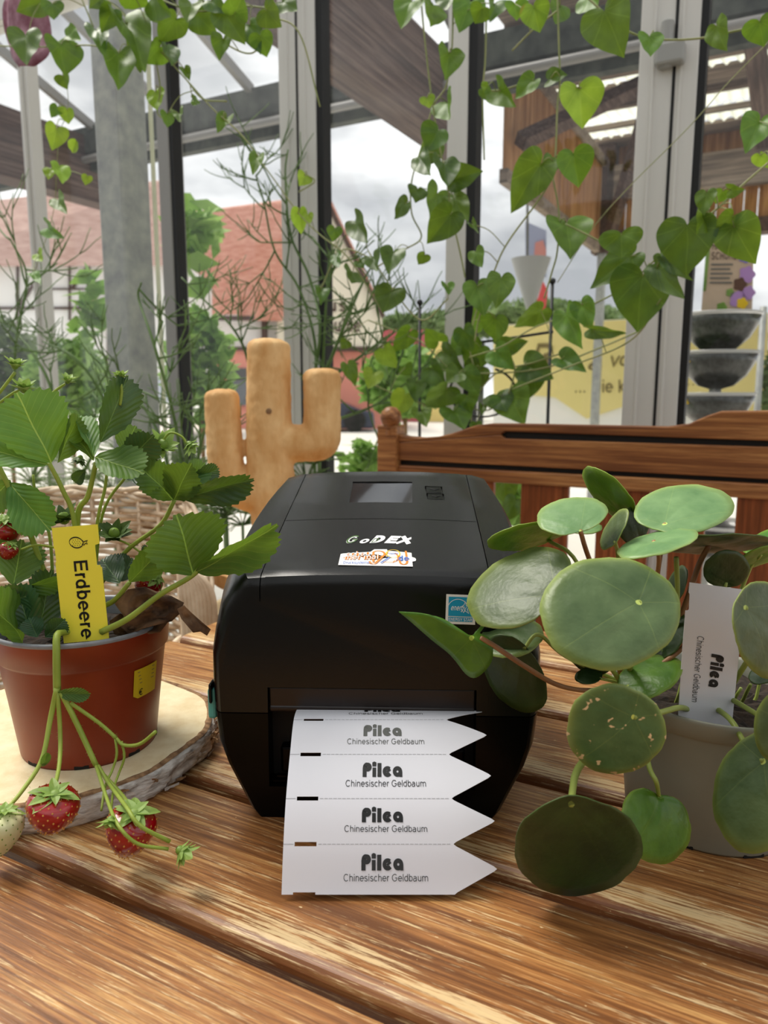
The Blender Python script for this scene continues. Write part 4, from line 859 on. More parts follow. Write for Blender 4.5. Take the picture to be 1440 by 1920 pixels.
for px, py, Y, r, ax, mt in ((340, 1596, .399, 22, (.8, 0, -.7), 'sepal'), (207, 1540, .40, 19, (-.1, -.6, -.8), 'sepal'), (28, 684, .53, 17, (.2, 0, 1), 'sepal'), (45, 728, .54, 19, (.1, 0, 1), 'sepal'), (127, 713, .55, 13, (.3, 0, 1), 'sepal'), (226, 706, .53, 15, (0, 0, 1), 'sepal'), (303, 835, .56, 25, (.5, -.4, .5), 'sepal'), (356, 834, .56, 15, (.6, -.2, -.7), 'sepal'), (150, 860, .55, 13, (-.3, 0, -.8), 'darksepal'), (120, 972, .545, 24, (0, -.3, 1), 'darksepal'), (214, 1002, .55, 25, (.2, -.5, .7), 'darksepal'), (314, 1052, .54, 15, (.5, -.3, .3), 'darksepal'), (72, 765, .55, 13, (.3, 0, 1), 'sepal'), (248, 1515, .43, 12, (0, -.3, 1), 'sepal')):
    p = PY(px, py, Y); r_ = r * mpp(p); ax = V(ax).normalized(); R_ = align(ax)
    fb = mesh('fruitlet', lathe([(.001, -r_ * .5), (r_ * .34, -r_ * .35), (r_ * .45, 0), (r_ * .34, r_ * .4), (.0004, r_ * .55)], p, 16, False, False, R_), M['seedg'], st_, smooth=True)
    calyx(p - ax * r_ * .5, r_, R_, fb, 8, mt, 1.7, lenk=1.75); calyx(p - ax * r_ * .45, r_, R_, fb, 7, mt, .9, lenk=1.4)
# hanging truss
for pts, r0, r1 in [([(150, 1180, .52), (118, 1186, .50), (107, 1192, .487), (106, 1225, .481), (107, 1294, .479)], .0022, .0026), ([(107, 1290, .478), (95, 1345, .475), (78, 1425, .46), (40, 1485, .44), (4, 1526, .425)], .0021, .0011),
    ([(108, 1295, .478), (113, 1380, .473), (111, 1435, .455), (101, 1483, .43)], .0016, .0013), ([(115, 1298, .478), (148, 1365, .474), (180, 1435, .466)], .0020, .0019), ([(180, 1435, .466), (203, 1505, .425), (222, 1548, .396), (258, 1582, .394), (316, 1592, .398)], .0012, .0010),
    ([(184, 1436, .466), (205, 1470, .45), (238, 1515, .405), (262, 1548, .395), (318, 1578, .400)], .0013, .0012), ([(182, 1440, .466), (215, 1475, .455), (236, 1500, .44), (240, 1515, .43)], .0013, .0012), ([(132, 1318, .477), (185, 1355, .476), (218, 1384, .473)], .0014, .0013), ([(218, 1384, .473), (232, 1397, .47), (262, 1395, .465), (292, 1372, .46)], .0011, .0013),
    ([(216, 1384, .473), (219, 1415, .47), (210, 1445, .467), (197, 1475, .455), (190, 1520, .44)], .0009, .0008), ([(228, 1390, .472), (233, 1420, .47), (222, 1452, .467), (213, 1480, .455), (207, 1530, .42)], .0009, .0008)]:
    stemt('fruit_truss', pts, r0, r1, SM, st_); hairs(pts, r0, 50)
leaf('bract', SERR, PY(106, 1300, .478), PY(162, 1303, .468), 26, 'str', st_, .4, .2, .1)
leaf('bract', SERR, PY(80, 1438, .46), PY(88, 1415, .455), 16, 'str', st_, .4, .2, .1)
mesh('stalk_hairs', (hv, hf), M['sepal'], st_, kind='stuff')
# dead leaf
def crumple(name, outline, att, Y0, k, mat, par, amp=.006, seedv=0, slope=0):
    ax_, ay_ = att; out = [((x - ax_), (y - ay_)) for x, y in outline]; rg = random.Random(seedv); a, b, c = [rg.random() * 6 for _ in range(3)]
    v, f = [], []; n = len(out); R = 6
    def P(dx, dy): return PY(ax_ + dx, ay_ + dy, Y0 + slope * dx / 1000 + amp * (math.sin(dx * .11 + a) * math.cos(dy * .16 + b) + .5 * math.sin((dx + dy) * .25 + c)))
    v.append(P(0, 0))
    for q in range(1, R + 1): v += [P(x * q / R, y * q / R) for x, y in out]
    f = [(0, 1 + j, 1 + (j + 1) % n) for j in range(n)] + [(1 + q * n + j, 1 + (q + 1) * n + j, 1 + (q + 1) * n + (j + 1) % n, 1 + q * n + (j + 1) % n) for q in range(R - 1) for j in range(n)]
    return mesh(name, (v, f), mat, par, smooth=True, thick=.0004, label='brown shrivelled leaf')
crumple('dead_leaf', [(215, 1132), (240, 1105), (272, 1100), (300, 1112), (322, 1118), (345, 1130), (338, 1150), (322, 1165), (300, 1170), (270, 1178), (243, 1190), (225, 1175), (232, 1155)], (285, 1140), .515, 1, M['dryleaf'], st_, .006, 2)
crumple('dead_leaf', [(332, 1142), (345, 1135), (360, 1150), (380, 1168), (395, 1180), (388, 1192), (376, 1184), (362, 1186), (350, 1172), (340, 1160)], (355, 1160), .50, 1, M['dryleaf'], st_, .002, 4)
crumple('dead_leaf', [(205, 1165), (225, 1150), (250, 1160), (290, 1150), (320, 1160), (300, 1185), (250, 1195), (215, 1190)], (260, 1172), .525, 1, M['dryleaf'], st_, .006, 9)
# ---------------------------------------------------------------- pilea
qc = V((.2275, .485, TZ)); HQ = .093
pl = root('pilea_plant', 'potted pilea with round coin leaves in a taupe pot at right', 'potted plant', qc)
prp = [(.052, .003), (.0545, .0), (.0555, .002), (.0605, .05), (.0640, .078), (.0646, .0795), (.0672, .081), (.0682, HQ - .003), (.0687, HQ - .0005), (.0674, HQ), (.0655, HQ - .002), (.064, .080), (.062, .07)]
pot = mesh('pot', lathe(prp, qc, 96, True), M['taupe'], pl, smooth=True)
[mesh('drain_notch_shade', prism([qc + V((math.cos(a + d) * .0557, math.sin(a + d) * .0557, z)) for d, z in ((-.12, .0004), (.12, .0004), (.12, .0026), (-.12, .0026))], V((-math.cos(a), -math.sin(a), 0)) * .004), M['matte'], pot) for a in [k * math.pi / 4 + .1 for k in range(8)]]  # black boxes set on the wall as the notches' dark shade, nothing cut
sv = [qc + V((0, 0, HQ - .012))]
for k in range(1, 9):
    for j in range(64): a = 2 * math.pi * j / 64; sv.append(qc + V((.0635 * k / 8 * math.cos(a), .0635 * k / 8 * math.sin(a), HQ - .013 + rnd.uniform(-.002, .002))))
sff = [(0, 1 + j, 1 + (j + 1) % 64) for j in range(64)] + [(1 + k * 64 + j, 1 + (k + 1) * 64 + j, 1 + (k + 1) * 64 + (j + 1) % 64, 1 + k * 64 + (j + 1) % 64) for k in range(7) for j in range(64)]
mesh('soil', (sv, sff), M['soil'], pl, kind='stuff')
wt, wf = stake('plant_stake', [(1272, 1340), (1372, 1362), (1398, 1106), (1293, 1092)], .446, .449, M['paper'], 'white plastic plant stake lettered Pilea in the taupe pot', 'plant label',
  [(.0, -.05), (1, -.05), (1, 0), (1.0, .76), (.985, .77), (.985, .88), (1, .9), (1, 1), (0, 1), (0, .925), (.02, .915), (.03, .80), (.0, .79), (-.03, .79), (-.03, .6), (-.02, .3)])
t = pilea2d(); mesh('lettering', ([wf(.50 + b / .83 * .25 - .0, .505 - a / t[2] * .245, .0003) for a, b in t[0]], t[1]), M['ink'], wt)
t = text2d('Chinesischer Geldbaum', .075); mesh('lettering', ([wf(.22 + b / .716 * .12, .62 - a / t[2] * .50, .0003) for a, b in t[0]], t[1]), M['inkgray'], wt)
CIRC = [(math.cos(2 * math.pi * k / 48), math.sin(2 * math.pi * k / 48)) for k in range(48)]
def pleaf(cx, cy, a, b, rot, Y0, mat, att, sgn=1, cup=.06, wob=.02, heart=0, gs=None, egg=0):
    """round leaf: ellipse a x b px about (cx,cy); minor axis tilts in depth so that the real blade is round; att = petiole point"""
    R = math.radians(rot); e1 = V((math.cos(R), -math.sin(R))); e2 = V((math.sin(R), math.cos(R)))       # px frame (y down)
    p0 = PY(cx, cy, Y0); k = mpp(p0); ra = a * k; q = max(.12, min(1, b / a)); tl = math.sqrt(max(0, 1 - q * q))
    r0 = ray(cx, cy).normalized(); dx = V((1, 0, 0)); up = V((0, SN, CS))
    E1 = (dx * e1.x - up * e1.y); E2 = (dx * e2.x - up * e2.y); fw = V((0, CS, -SN))
    U = E1; Vv = E2 * q - r0 * (tl * sgn * (gs or 1)); N_ = U.cross(Vv).normalized(); N_ = N_ if N_.dot(O - p0) > 0 else -N_
    da = V((att[0] - cx, att[1] - cy)); ux, uy = da.dot(e1) / a, da.dot(e2) / max(b, 1)
    l = math.hypot(ux, uy)
    if l > .93: ux, uy = ux / l * .93, uy / l * .93
    w1, w2 = rnd.random() * 6, rnd.random() * 6; out = []
    for i, (x, y) in enumerate(CIRC):
        an = math.atan2(y, x); rr = 1 + wob * math.sin(3 * an + w1) + wob * .6 * math.sin(7 * an + w2) + wob * .3 * math.sin(17 * an)
        if heart:
            da_ = math.atan2(math.sin(an - math.atan2(uy, ux)), math.cos(an - math.atan2(uy, ux))); rr *= 1 - heart * math.exp(-(da_ / .28) ** 2)
        if egg: rr *= 1 + egg * math.cos(an - math.atan2(uy, ux))
        out.append((x * rr, y * rr))
    def h(x, y): d2 = (x - ux) ** 2 + (y - uy) ** 2; return ra * (-cup * d2 + .05 * math.exp(-d2 * 14) * -1 + .012 * math.sin(x * 9 + w1) * math.sin(y * 8 + w2) + .006 * math.sin(x * 23 + w2) * math.sin(y * 21 + w1))
    v, f, u = leafgeo(out, p0, Vv * ra, U * ra, N_, h, 8, (ux * .96, uy * .96))
    u = [(p - ux * .96, q_ - uy * .96) for p, q_ in u]
    o_ = mesh('coin_leaf', (v, f, u), LM[mat], pl, smooth=True, thick=.0006); at_ = o_.data.attributes.new('rim', 'FLOAT', 'POINT'); at_.data.foreach_set('value', [0] + [k_ / 8 for k_ in range(1, 9) for _ in range(48)]); return v[0]
CR = PY(1168, 1288, .475)
def pet(a, pts, mat='petiole', r=.0013): mesh('leaf_stalk', tube([a] + T3(pts), lambda t: r * (1 + .25 * t), 8, True, 6), M[mat], pl, smooth=True)
P = {}
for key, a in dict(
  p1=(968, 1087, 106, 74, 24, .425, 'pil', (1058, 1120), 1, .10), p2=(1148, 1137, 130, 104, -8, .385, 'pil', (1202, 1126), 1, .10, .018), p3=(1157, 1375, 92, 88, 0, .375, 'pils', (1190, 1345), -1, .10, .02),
  p4=(1084, 1598, 121, 97, 0, .374, 'pild', (1072, 1512), -1, .03, .018), p5=(1243, 1545, 80, 56, -52, .402, 'pilb', (1238, 1487), 1, .12, .02, .30), p6=(1424, 1478, 122, 92, 62, .385, 'pil', (1430, 1425), 1, .1, .02),  # p4's dark green carries the backlit leaf's shade in its colour
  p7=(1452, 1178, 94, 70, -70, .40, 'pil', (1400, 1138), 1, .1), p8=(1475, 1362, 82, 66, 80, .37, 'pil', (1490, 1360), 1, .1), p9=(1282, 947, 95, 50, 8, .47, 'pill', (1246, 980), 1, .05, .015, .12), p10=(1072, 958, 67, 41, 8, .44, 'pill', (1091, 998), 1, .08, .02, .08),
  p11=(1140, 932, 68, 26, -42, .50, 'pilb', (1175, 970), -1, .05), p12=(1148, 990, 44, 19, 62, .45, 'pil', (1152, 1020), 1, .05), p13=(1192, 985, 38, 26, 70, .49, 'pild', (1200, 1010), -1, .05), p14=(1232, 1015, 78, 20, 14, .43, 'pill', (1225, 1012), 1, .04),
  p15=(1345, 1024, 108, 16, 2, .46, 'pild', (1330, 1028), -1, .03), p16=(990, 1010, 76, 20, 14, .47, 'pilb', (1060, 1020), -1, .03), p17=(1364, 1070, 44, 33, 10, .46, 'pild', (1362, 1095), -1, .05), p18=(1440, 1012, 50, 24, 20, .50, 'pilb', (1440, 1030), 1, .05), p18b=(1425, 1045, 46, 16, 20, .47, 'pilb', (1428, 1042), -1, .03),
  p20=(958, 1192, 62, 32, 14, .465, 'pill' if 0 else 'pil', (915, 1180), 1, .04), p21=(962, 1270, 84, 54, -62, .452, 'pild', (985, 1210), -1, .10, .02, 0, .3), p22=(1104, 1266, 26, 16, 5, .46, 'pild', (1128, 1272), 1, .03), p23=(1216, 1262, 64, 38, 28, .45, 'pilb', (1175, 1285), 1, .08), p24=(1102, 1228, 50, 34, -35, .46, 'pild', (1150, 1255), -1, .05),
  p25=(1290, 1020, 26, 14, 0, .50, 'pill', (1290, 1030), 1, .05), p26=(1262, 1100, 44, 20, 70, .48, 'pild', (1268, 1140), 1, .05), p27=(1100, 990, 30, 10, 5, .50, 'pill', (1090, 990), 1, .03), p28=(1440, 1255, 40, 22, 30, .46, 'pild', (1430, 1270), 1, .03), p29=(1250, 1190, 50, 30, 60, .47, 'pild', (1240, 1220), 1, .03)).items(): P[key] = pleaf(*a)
for k, pts, m_, r in (('p1', [(1130, 1230, .44), (1168, 1285, .475)], 'petiole', .0014), ('p2', [(1195, 1160, .42), (1185, 1230, .45), (1175, 1290, .475)], 'petiole', .0016), ('p3', [(1230, 1338, .39), (1272, 1327, .43), (1290, 1330, .45)], 'petiole', .0015), ('p4', [(1074, 1480, .39), (1080, 1450, .405), (1100, 1420, .42), (1180, 1330, .46)], 'petiole', .0019), ('p5', [(1230, 1465, .398), (1215, 1430, .41), (1200, 1330, .45)], 'petiole', .0013),
  ('p6', [(1400, 1400, .41), (1370, 1350, .43), (1330, 1320, .46)], 'petiole', .0015), ('p7', [(1420, 1200, .43), (1370, 1290, .46)], 'petiole', .0014), ('p8', [(1440, 1350, .41), (1370, 1310, .45)], 'petiole', .0014), ('p9', [(1240, 1030, .48), (1215, 1180, .48), (1190, 1290, .48)], 'petbrown', .0014), ('p10', [(1100, 1035, .45), (1130, 1120, .46), (1165, 1270, .475)], 'petbrown', .0014),
  ('p14', [(1235, 1060, .46), (1210, 1200, .47), (1180, 1290, .48)], 'petbrown', .0014), ('p15', [(1310, 1060, .47), (1290, 1120, .47), (1240, 1260, .48)], 'petbrown', .0017), ('p17', [(1350, 1140, .47), (1300, 1280, .48)], 'petiole', .0012), ('p18b', [(1400, 1080, .48), (1330, 1280, .48)], 'petiole', .0012), ('p16', [(1085, 1060, .47), (1150, 1240, .475)], 'petiole', .0012), ('p12', [(1160, 1060, .46), (1168, 1250, .475)], 'petiole', .0012), ('p21', [(1010, 1190, .455), (1060, 1230, .465), (1165, 1280, .475)], 'petiole', .0012), ('p22', [(1150, 1278, .465), (1168, 1288, .475)], 'petiole', .0010), ('p23', [(1170, 1290, .475), (1175, 1300, .48)], 'petiole', .001)):
    pet(P[k], pts, m_, r)
mesh('leaf_stalk', tube(T3([(1168, 1285, .47), (1200, 1270, .462), (1245, 1242, .458), (1290, 1205, .462), (1330, 1150, .47)]), .0016, 8, True, 6), M['petbrown'], pl, smooth=True)
mesh('leaf_stalk', tube(T3([(1268, 1045, .46), (1270, 1120, .465), (1262, 1200, .47), (1230, 1290, .48)]), .0016, 8, True, 6), M['petiole'], pl, smooth=True)
mesh('main_stem', tube(T3([(1172, 1180, .475), (1170, 1290, .478), (1190, 1345, .485)]), .0030, 8, True, 6), M['petiole'], pl, smooth=True)
for k in range(14): x = rnd.uniform(1290, 1440); mesh('leaf_stalk', tube(T3([(x, rnd.uniform(1180, 1300), rnd.uniform(.46, .5)), (x - 30, 1330, .49), (1300, 1350, .49)]), .0012, 6, True, 4), M['petiole'], pl, smooth=True)
# folded leaf at the left on its long brown stalk
fo = [(748, 1147), (790, 1150), (830, 1160), (862, 1180), (884, 1192), (900, 1175), (912, 1167), (905, 1180), (900, 1188), (915, 1195), (924, 1212), (922, 1240), (905, 1262), (888, 1271), (872, 1262), (855, 1240), (838, 1222), (810, 1200), (770, 1165)]
fo = [(p.x, p.y) for p in crom([V((x, y, 0)) for x, y in fo + fo[:1]], 3)][:-1]
v, f, u = [], [], []; n = len(fo); R = 6; ax_, ay_ = 884, 1196
def FP(x, y): dx, dy = x - ax_, y - ay_; return PY(x, y, .425 + .00013 * abs(dy + dx * -.55) * (1 if dy > dx * .55 else 2.2) - .00006 * dx * (dx > 0) + .0000 * dx)
v.append(FP(ax_, ay_)); u.append((0, 0))
for q in range(1, R + 1):
    for x, y in fo: xx, yy = ax_ + (x - ax_) * q / R, ay_ + (y - ay_) * q / R; v.append(FP(xx, yy)); u.append(((xx - ax_) / 90, (yy - ay_) / 90))
f = [(0, 1 + j, 1 + (j + 1) % n) for j in range(n)] + [(1 + q * n + j, 1 + (q + 1) * n + j, 1 + (q + 1) * n + (j + 1) % n, 1 + q * n + (j + 1) % n) for q in range(R - 1) for j in range(n)]
mesh('folded_leaf', (v, f, u), LM['pilb'], pl, smooth=True, thick=.0006)
mesh('leaf_stalk', tube([FP(900, 1196)] + T3([(928, 1212, .425), (985, 1250, .43), (1040, 1282, .445), (1090, 1294, .455), (1135, 1292, .465), (1168, 1288, .475)]), .0016, 8, True, 6), M['petbrown'], pl, smooth=True)
# ---------------------------------------------------------------- carved cactus and its stand
YC = 1.35
def tcap(pts, rp, n=28, taper=0):
    P_ = crom(T3([(x, y, YC) for x, y in pts]), 5); r = rp * mpp(P_[0]); d = (P_[0] - P_[1]).normalized(); res = []; rr = []
    for k in range(6): a = math.pi / 2 * k / 6; res.append(P_[0] + d * r * .38 * (math.cos(a))); rr.append(r * (.25 + .75 * math.sin(a)) if k else r * .12)
    res += P_; m_ = len(P_); rr += [r * (1 + taper * i / m_) for i in range(m_)]
    v, f, u = [], [], []
    tb_ = tube(res, 1.0, n, True)
    for i, p in enumerate(res):
        for j in range(n): q = tb_[0][i * n + j]; v.append(p + (q - p) * rr[i])
    return v, tb_[1]
cac = mesh('cactus_carving', J(tcap([(504, 650), (504, 740), (505, 840), (512, 930), (520, 1010), (520, 1040)], 40.5, 28, .22), tcap([(604, 704), (604, 780), (604, 818), (598, 829), (570, 831), (512, 833)], 35.5), tcap([(416, 742), (419, 800), (424, 870), (436, 908), (468, 925), (512, 930)], 32.5, 28, .12)), M['pine'], cat='sculpture', label='carved light wooden cactus with two arms standing behind the printer', smooth=True)
rm = cac.modifiers.new('r', 'REMESH'); rm.mode = 'VOXEL'; rm.voxel_size = .0035; rm.use_smooth_shade = True
sm = cac.modifiers.new('sm', 'SMOOTH'); sm.iterations = 9; sm.factor = .5
tx = bpy.data.textures.new('chisel', 'CLOUDS'); tx.noise_scale = .013
dm = cac.modifiers.new('d', 'DISPLACE'); dm.texture = tx; dm.strength = .0035; dm.mid_level = .5
kn = PY(504, 771, YC - .041); 
kk = mesh('knot', lathe([(.0001, .0015), (.004, .0014), (.0052, 0)], kn, 16, False, False, align((0, -1, .1))), M['barkedge'], cac, smooth=True)
sd = root('plant_stand', 'light wooden two-tier round plant stand under the cactus carving', 'stand', V((-.17, 1.3, 0)))
zt = PY(520, 1040, YC).z
mesh('top_board', lathe([(.001, zt - .03), (.13, zt - .03), (.135, zt - .025), (.135, zt - .004), (.13, zt), (.001, zt)], V((-.172, 1.3, 0)), 48), M['pine'], sd, smooth=False)
lb = mesh('lower_board', lathe([(.001, .64), (.10, .64), (.105, .645), (.105, .67), (.10, .675), (.001, .675)], V((-.20, 1.26, 0)), 48), M['log'], sd)
mesh('cut_face', lathe([(.099, .6752), (.001, .6755)], V((-.20, 1.26, 0)), 40), M['birchtop'], lb)
for a in (.4, 2.5, 4.6): mesh('leg', tube([V((-.17 + .1 * math.cos(a), 1.3 + .1 * math.sin(a), 0)), V((-.17 + .1 * math.cos(a), 1.3 + .1 * math.sin(a), zt - .02))], .014, 10), M['log'], sd, smooth=True)
# ---------------------------------------------------------------- wicker armchair
wc = V((-.585, 1.06, 0)); wk = root('wicker_armchair', 'round natural wicker armchair beyond the left end of the table', 'chair', wc)
def wr(a): return .30 + .02 * math.cos(a)
def rimz(a): t = abs(math.sin(a / 2 + .0)) if 0 else 0; k = max(0, math.sin(a)); return .70 + .16 * min(1, k * 1.6) ** 1.2
NW = 96
def wring(z_fn, ph, dr, r, a0=-.5, a1=math.pi + .5, n=120):
    pts = []
    for i in range(n + 1):
        a = a0 + (a1 - a0) * i / n; rr = wr(a) + dr * math.sin(a * 26 + ph); pts.append(wc + V((rr * math.cos(a), rr * math.sin(a), z_fn(a))))
    return tube(pts, r, 5, True)
for k in range(38): mesh('woven_strand', wring(lambda a, k=k: .42 + (rimz(a) - .43) * k / 38, math.pi * (k % 2), .0055, .0048), M['wicker'], wk, smooth=True)
for k in range(6): mesh('rim_braid', wring(lambda a, k=k: rimz(a) + .003 * k - .01 + .004 * math.sin(a * 15 + k * 2.1), k * 1.1, .005, .0045), M['wicker'], wk, smooth=True)
for k in range(27):
    a = -.5 + k * (math.pi + 1) / 26; mesh('stake_strand', tube([wc + V((wr(a) * math.cos(a), wr(a) * math.sin(a), z)) for z in (.38, rimz(a))], .005, 5), M['wicker'], wk, smooth=True)
for k in range(9):                                                     # open fan of canes at the arm end
    x0 = 330 + k * 7; mesh('arm_cane', tube(T3([(x0 + 6 - k * 5, 1060, .98), (x0 + 10, 1110, .97), (x0 + 16, 1200, .97), (x0 + 12, 1330, .97)]), .0045, 6, True, 6), M['wicker'], wk, smooth=True)
mesh('seat', lathe([(.001, .42), (.27, .42), (.28, .41), (.28, .39), (.001, .38)], wc, 40), M['wicker'], wk, smooth=True)
for a in (.7, 2.4, 3.9, 5.5): mesh('leg', tube([wc + V((.24 * math.cos(a), .24 * math.sin(a), 0)), wc + V((.24 * math.cos(a), .24 * math.sin(a), .4))], .015, 8), M['wicker'], wk, smooth=True)
bw = V((-.17, 1.75, 0)); p = PY(268, 965, 1.6)
pp = root('planter_pot', 'small dark brown pot on a thin stand behind the wicker armchair', 'pot', V((p.x, p.y, 0)))
mesh('stand_leg', tube([V((p.x, p.y, 0)), p + V((0, 0, -.13))], .01, 8), M['iron'], pp)
mesh('pot', lathe([(.04, -.12), (.06, 0), (.066, 0), (.066, .01), (.058, .01), (.055, -.01), (.001, -.012)], p - V((0, 0, .01)), 32, True), M['barkedge'], pp, smooth=True)
# ---------------------------------------------------------------- pencil-stem plants and needle plants
def pencil(name, label, specs, c, seedv, r0=.0055, tw=22, gen=3, mat='twig', lens=.085):
    rg = random.Random(seedv); rt = root(name, label, 'plant', PC(*specs[0][0], c) * 1)
    for si, sp in enumerate(specs):
        base = crom([PC(x, y, c + rg.uniform(-.03, .03)) for x, y in sp], 6); parts = [tube(base, lambda t: r0 * (1 - .6 * t), 6)]
        def grow(p, d, L_, r, g):
            pts = [p]; q = p.copy(); dd = d.copy()
            for k in range(4): dd = (dd + V((rg.gauss(0, .09), rg.gauss(0, .09), rg.gauss(0, .07) + .07))).normalized(); q = q + dd * L_ / 4; pts.append(q)
            parts.append(tube(pts, lambda t: r * (1 - .35 * t), 5))
            if g > 0:
                for k in range(rg.choice((2, 3))): grow(pts[rg.choice((2, 3, 4))], (dd + V((rg.gauss(0, .6), rg.gauss(0, .5), rg.gauss(.15, .5)))).normalized(), L_ * rg.uniform(.6, .95), r * .75, g - 1)
        for k in range(tw):
            i = rg.randrange(len(base) // 5, len(base)); grow(base[i], V((rg.gauss(0, 1), rg.gauss(0, .5), rg.gauss(.35, .6))).normalized(), lens * rg.uniform(.5, 1.2), r0 * .55, gen - 1)
        mesh('branch', J(*parts), M[mat], rt, smooth=True)
    return rt
pencil('pencil_plant', 'tall green leafless pencil-stemmed plant growing behind the cactus carving', [[(600, 900), (592, 760), (590, 640), (560, 540), (515, 470), (495, 380), (480, 330)], [(598, 900), (605, 700), (612, 560), (618, 470)], [(580, 760), (600, 620), (580, 520), (545, 440), (535, 330), (540, 280)], [(500, 900), (470, 700), (440, 620), (380, 560), (340, 520)], [(610, 700), (650, 600), (680, 530), (690, 510)], [(602, 720), (660, 680), (700, 650), (725, 630)], [(590, 800), (680, 770), (730, 745)]], 1.9, 5, tw=6, gen=3, lens=.14)
pencil('pencil_plant', 'sprawling green pencil-stemmed plant at the far left behind the strawberry plant', [[(-40, 900), (20, 760), (30, 640), (50, 520), (20, 450)], [(60, 900), (100, 760), (60, 660), (0, 600), (-40, 580)], [(150, 900), (200, 780), (150, 680), (80, 640)]], 1.45, 8, tw=6, gen=3, lens=.13)
pencil('pencil_plant', 'low tangle of green pencil stems in front of the galvanised column', [[(330, 950), (300, 820), (250, 740), (190, 700)], [(350, 950), (330, 800), (290, 650), (260, 560), (265, 530)], [(360, 950), (380, 820), (420, 740)], [(340, 950), (360, 850), (300, 780)]], 1.42, 11, tw=5, gen=3, lens=.13)
def needles(name, label, cs, c, n, L_, seedv, mat='needle'):
    rg = random.Random(seedv); rt = root(name, label, 'plant', PC(*cs[0], c))
    for (x, y) in cs:
        o = PC(x, y, c); parts = []
        for k in range(n):
            d = V((rg.gauss(0, 1), rg.gauss(0, 1), rg.uniform(-.2, 1.0))).normalized(); l = L_ * rg.uniform(.6, 1.1)
            parts.append(tube([o, o + d * l * .5 + V((0, 0, l * .12)), o + d * l], .0016, 4))
        parts.append(tube([o, V((o.x, o.y, o.z - .35))], .004, 6)); mesh('needle_whorl', J(*parts), M[mat], rt, smooth=True)
needles('needle_leaf_plant', 'fine needle-leaved plant just behind the wicker armchair', [(60, 905), (130, 930), (210, 925), (270, 935), (330, 950), (380, 935), (420, 970), (300, 900), (170, 900), (350, 880), (240, 860), (90, 860)], 1.6, 46, .12, 4)
needles('needle_leaf_plant', 'fine needle-leaved plant beside the cactus carving base', [(425, 960), (455, 985), (575, 905), (590, 870)], 1.62, 36, .10, 6, 'twig')
# ---------------------------------------------------------------- climbing vines
rg = random.Random(21)
vines = {}
for key, label, c0, stems in (
  ('L', 'heart-leaved climbing vine trailing along the top left with hanging threads', 1.25, [[(-30, 85), (75, 88), (170, 85), (222, 97), (280, 60)], [(180, -20), (240, 35), (300, 95), (350, 150), (400, 205), (450, 250), (490, 300)], [(120, 120), (128, 200), (112, 250), (106, 320), (103, 380), (92, 430), (75, 480), (62, 520)], [(150, -10), (175, 50)], [(280, 60), (300, 160), (295, 210), (312, 225)], [(340, 20), (420, 80), (470, 100), (500, 70)], [(350, 150), (380, 185), (425, 190)], [(260, -20), (360, 20), (440, 10), (540, 20)], [(500, 30), (560, 60), (600, 200)]]),
  ('C', 'heart-leaved climbing vine hanging in front of the third pane between middle posts', 1.5, [[(788, -20), (794, 50), (805, 150), (815, 220), (825, 280), (838, 340), (846, 400), (862, 470), (872, 520)], [(850, -20), (848, 80), (842, 130), (835, 165), (812, 200), (792, 270), (772, 340), (772, 400), (790, 445), (755, 470), (700, 505)], [(700, 485), (640, 470), (600, 545)], [(480, 290), (520, 345), (560, 400), (600, 440), (650, 480), (690, 540), (720, 590)], [(690, 470), (735, 540), (790, 600), (840, 560)], [(560, 360), (590, 340), (570, 325)]]),
  ('R', 'heart-leaved climbing vine hanging in two strands beside the hinged door post', 1.45, [[(1045, -20), (1048, 90), (1050, 150), (1045, 200), (1042, 280), (1036, 330), (1010, 375), (955, 450), (930, 500), (900, 590), (890, 640)], [(1036, 330), (1048, 400), (1045, 470), (1035, 510), (1020, 560)], [(912, 20), (910, 110), (905, 180), (908, 300)], [(960, 95), (1000, 55), (1045, 20)], [(905, 165), (935, 170), (1000, 150)], [(1050, 160), (1090, 165)], [(1060, 420), (1120, 450), (1170, 480)]]),
  ('B', 'heart-leaved climbing vine rising at the right edge across the door post', 1.4, [[(1470, 280), (1400, 340), (1340, 395), (1290, 430), (1220, 495), (1170, 540), (1080, 585), (1000, 615), (940, 650), (880, 670)], [(1095, -10), (1140, 30), (1185, 62), (1240, 74), (1310, 72), (1380, 58), (1470, 38)], [(1460, 60), (1370, 150), (1290, 240), (1180, 350), (1110, 430), (1045, 530)], [(1240, 560), (1180, 640), (1060, 690), (960, 730)]])):
    rt = root('climbing_vine', label, 'vine', PC(*stems[0][0], c0)); sm_ = []
    for sidx, s in enumerate(stems):
        cc = c0 + (sidx % 3) * .03
        if key == 'B' and sidx in (0, 3): pts = crom([PC(x, y, c0 + .32 * min(1, max(0, (1300 - x) / 300))) for x, y in s], 8)
        else: pts = crom([PC(x, y, cc) for x, y in s], 8)
        thin = key == 'B' and sidx == 2 or (key == 'L' and sidx == 2)
        mesh('vine_stem', tube(pts, .0008 if thin else .0017, 6), M['vstem'], rt, smooth=True); sm_ += pts
    vines[key] = (rt, c0, sm_)
rt = root('climbing_vine', 'dense heart-leaved vine clump behind the bench back left of the yellow banner', 'vine', PC(880, 800, 1.8)); pts_ = []
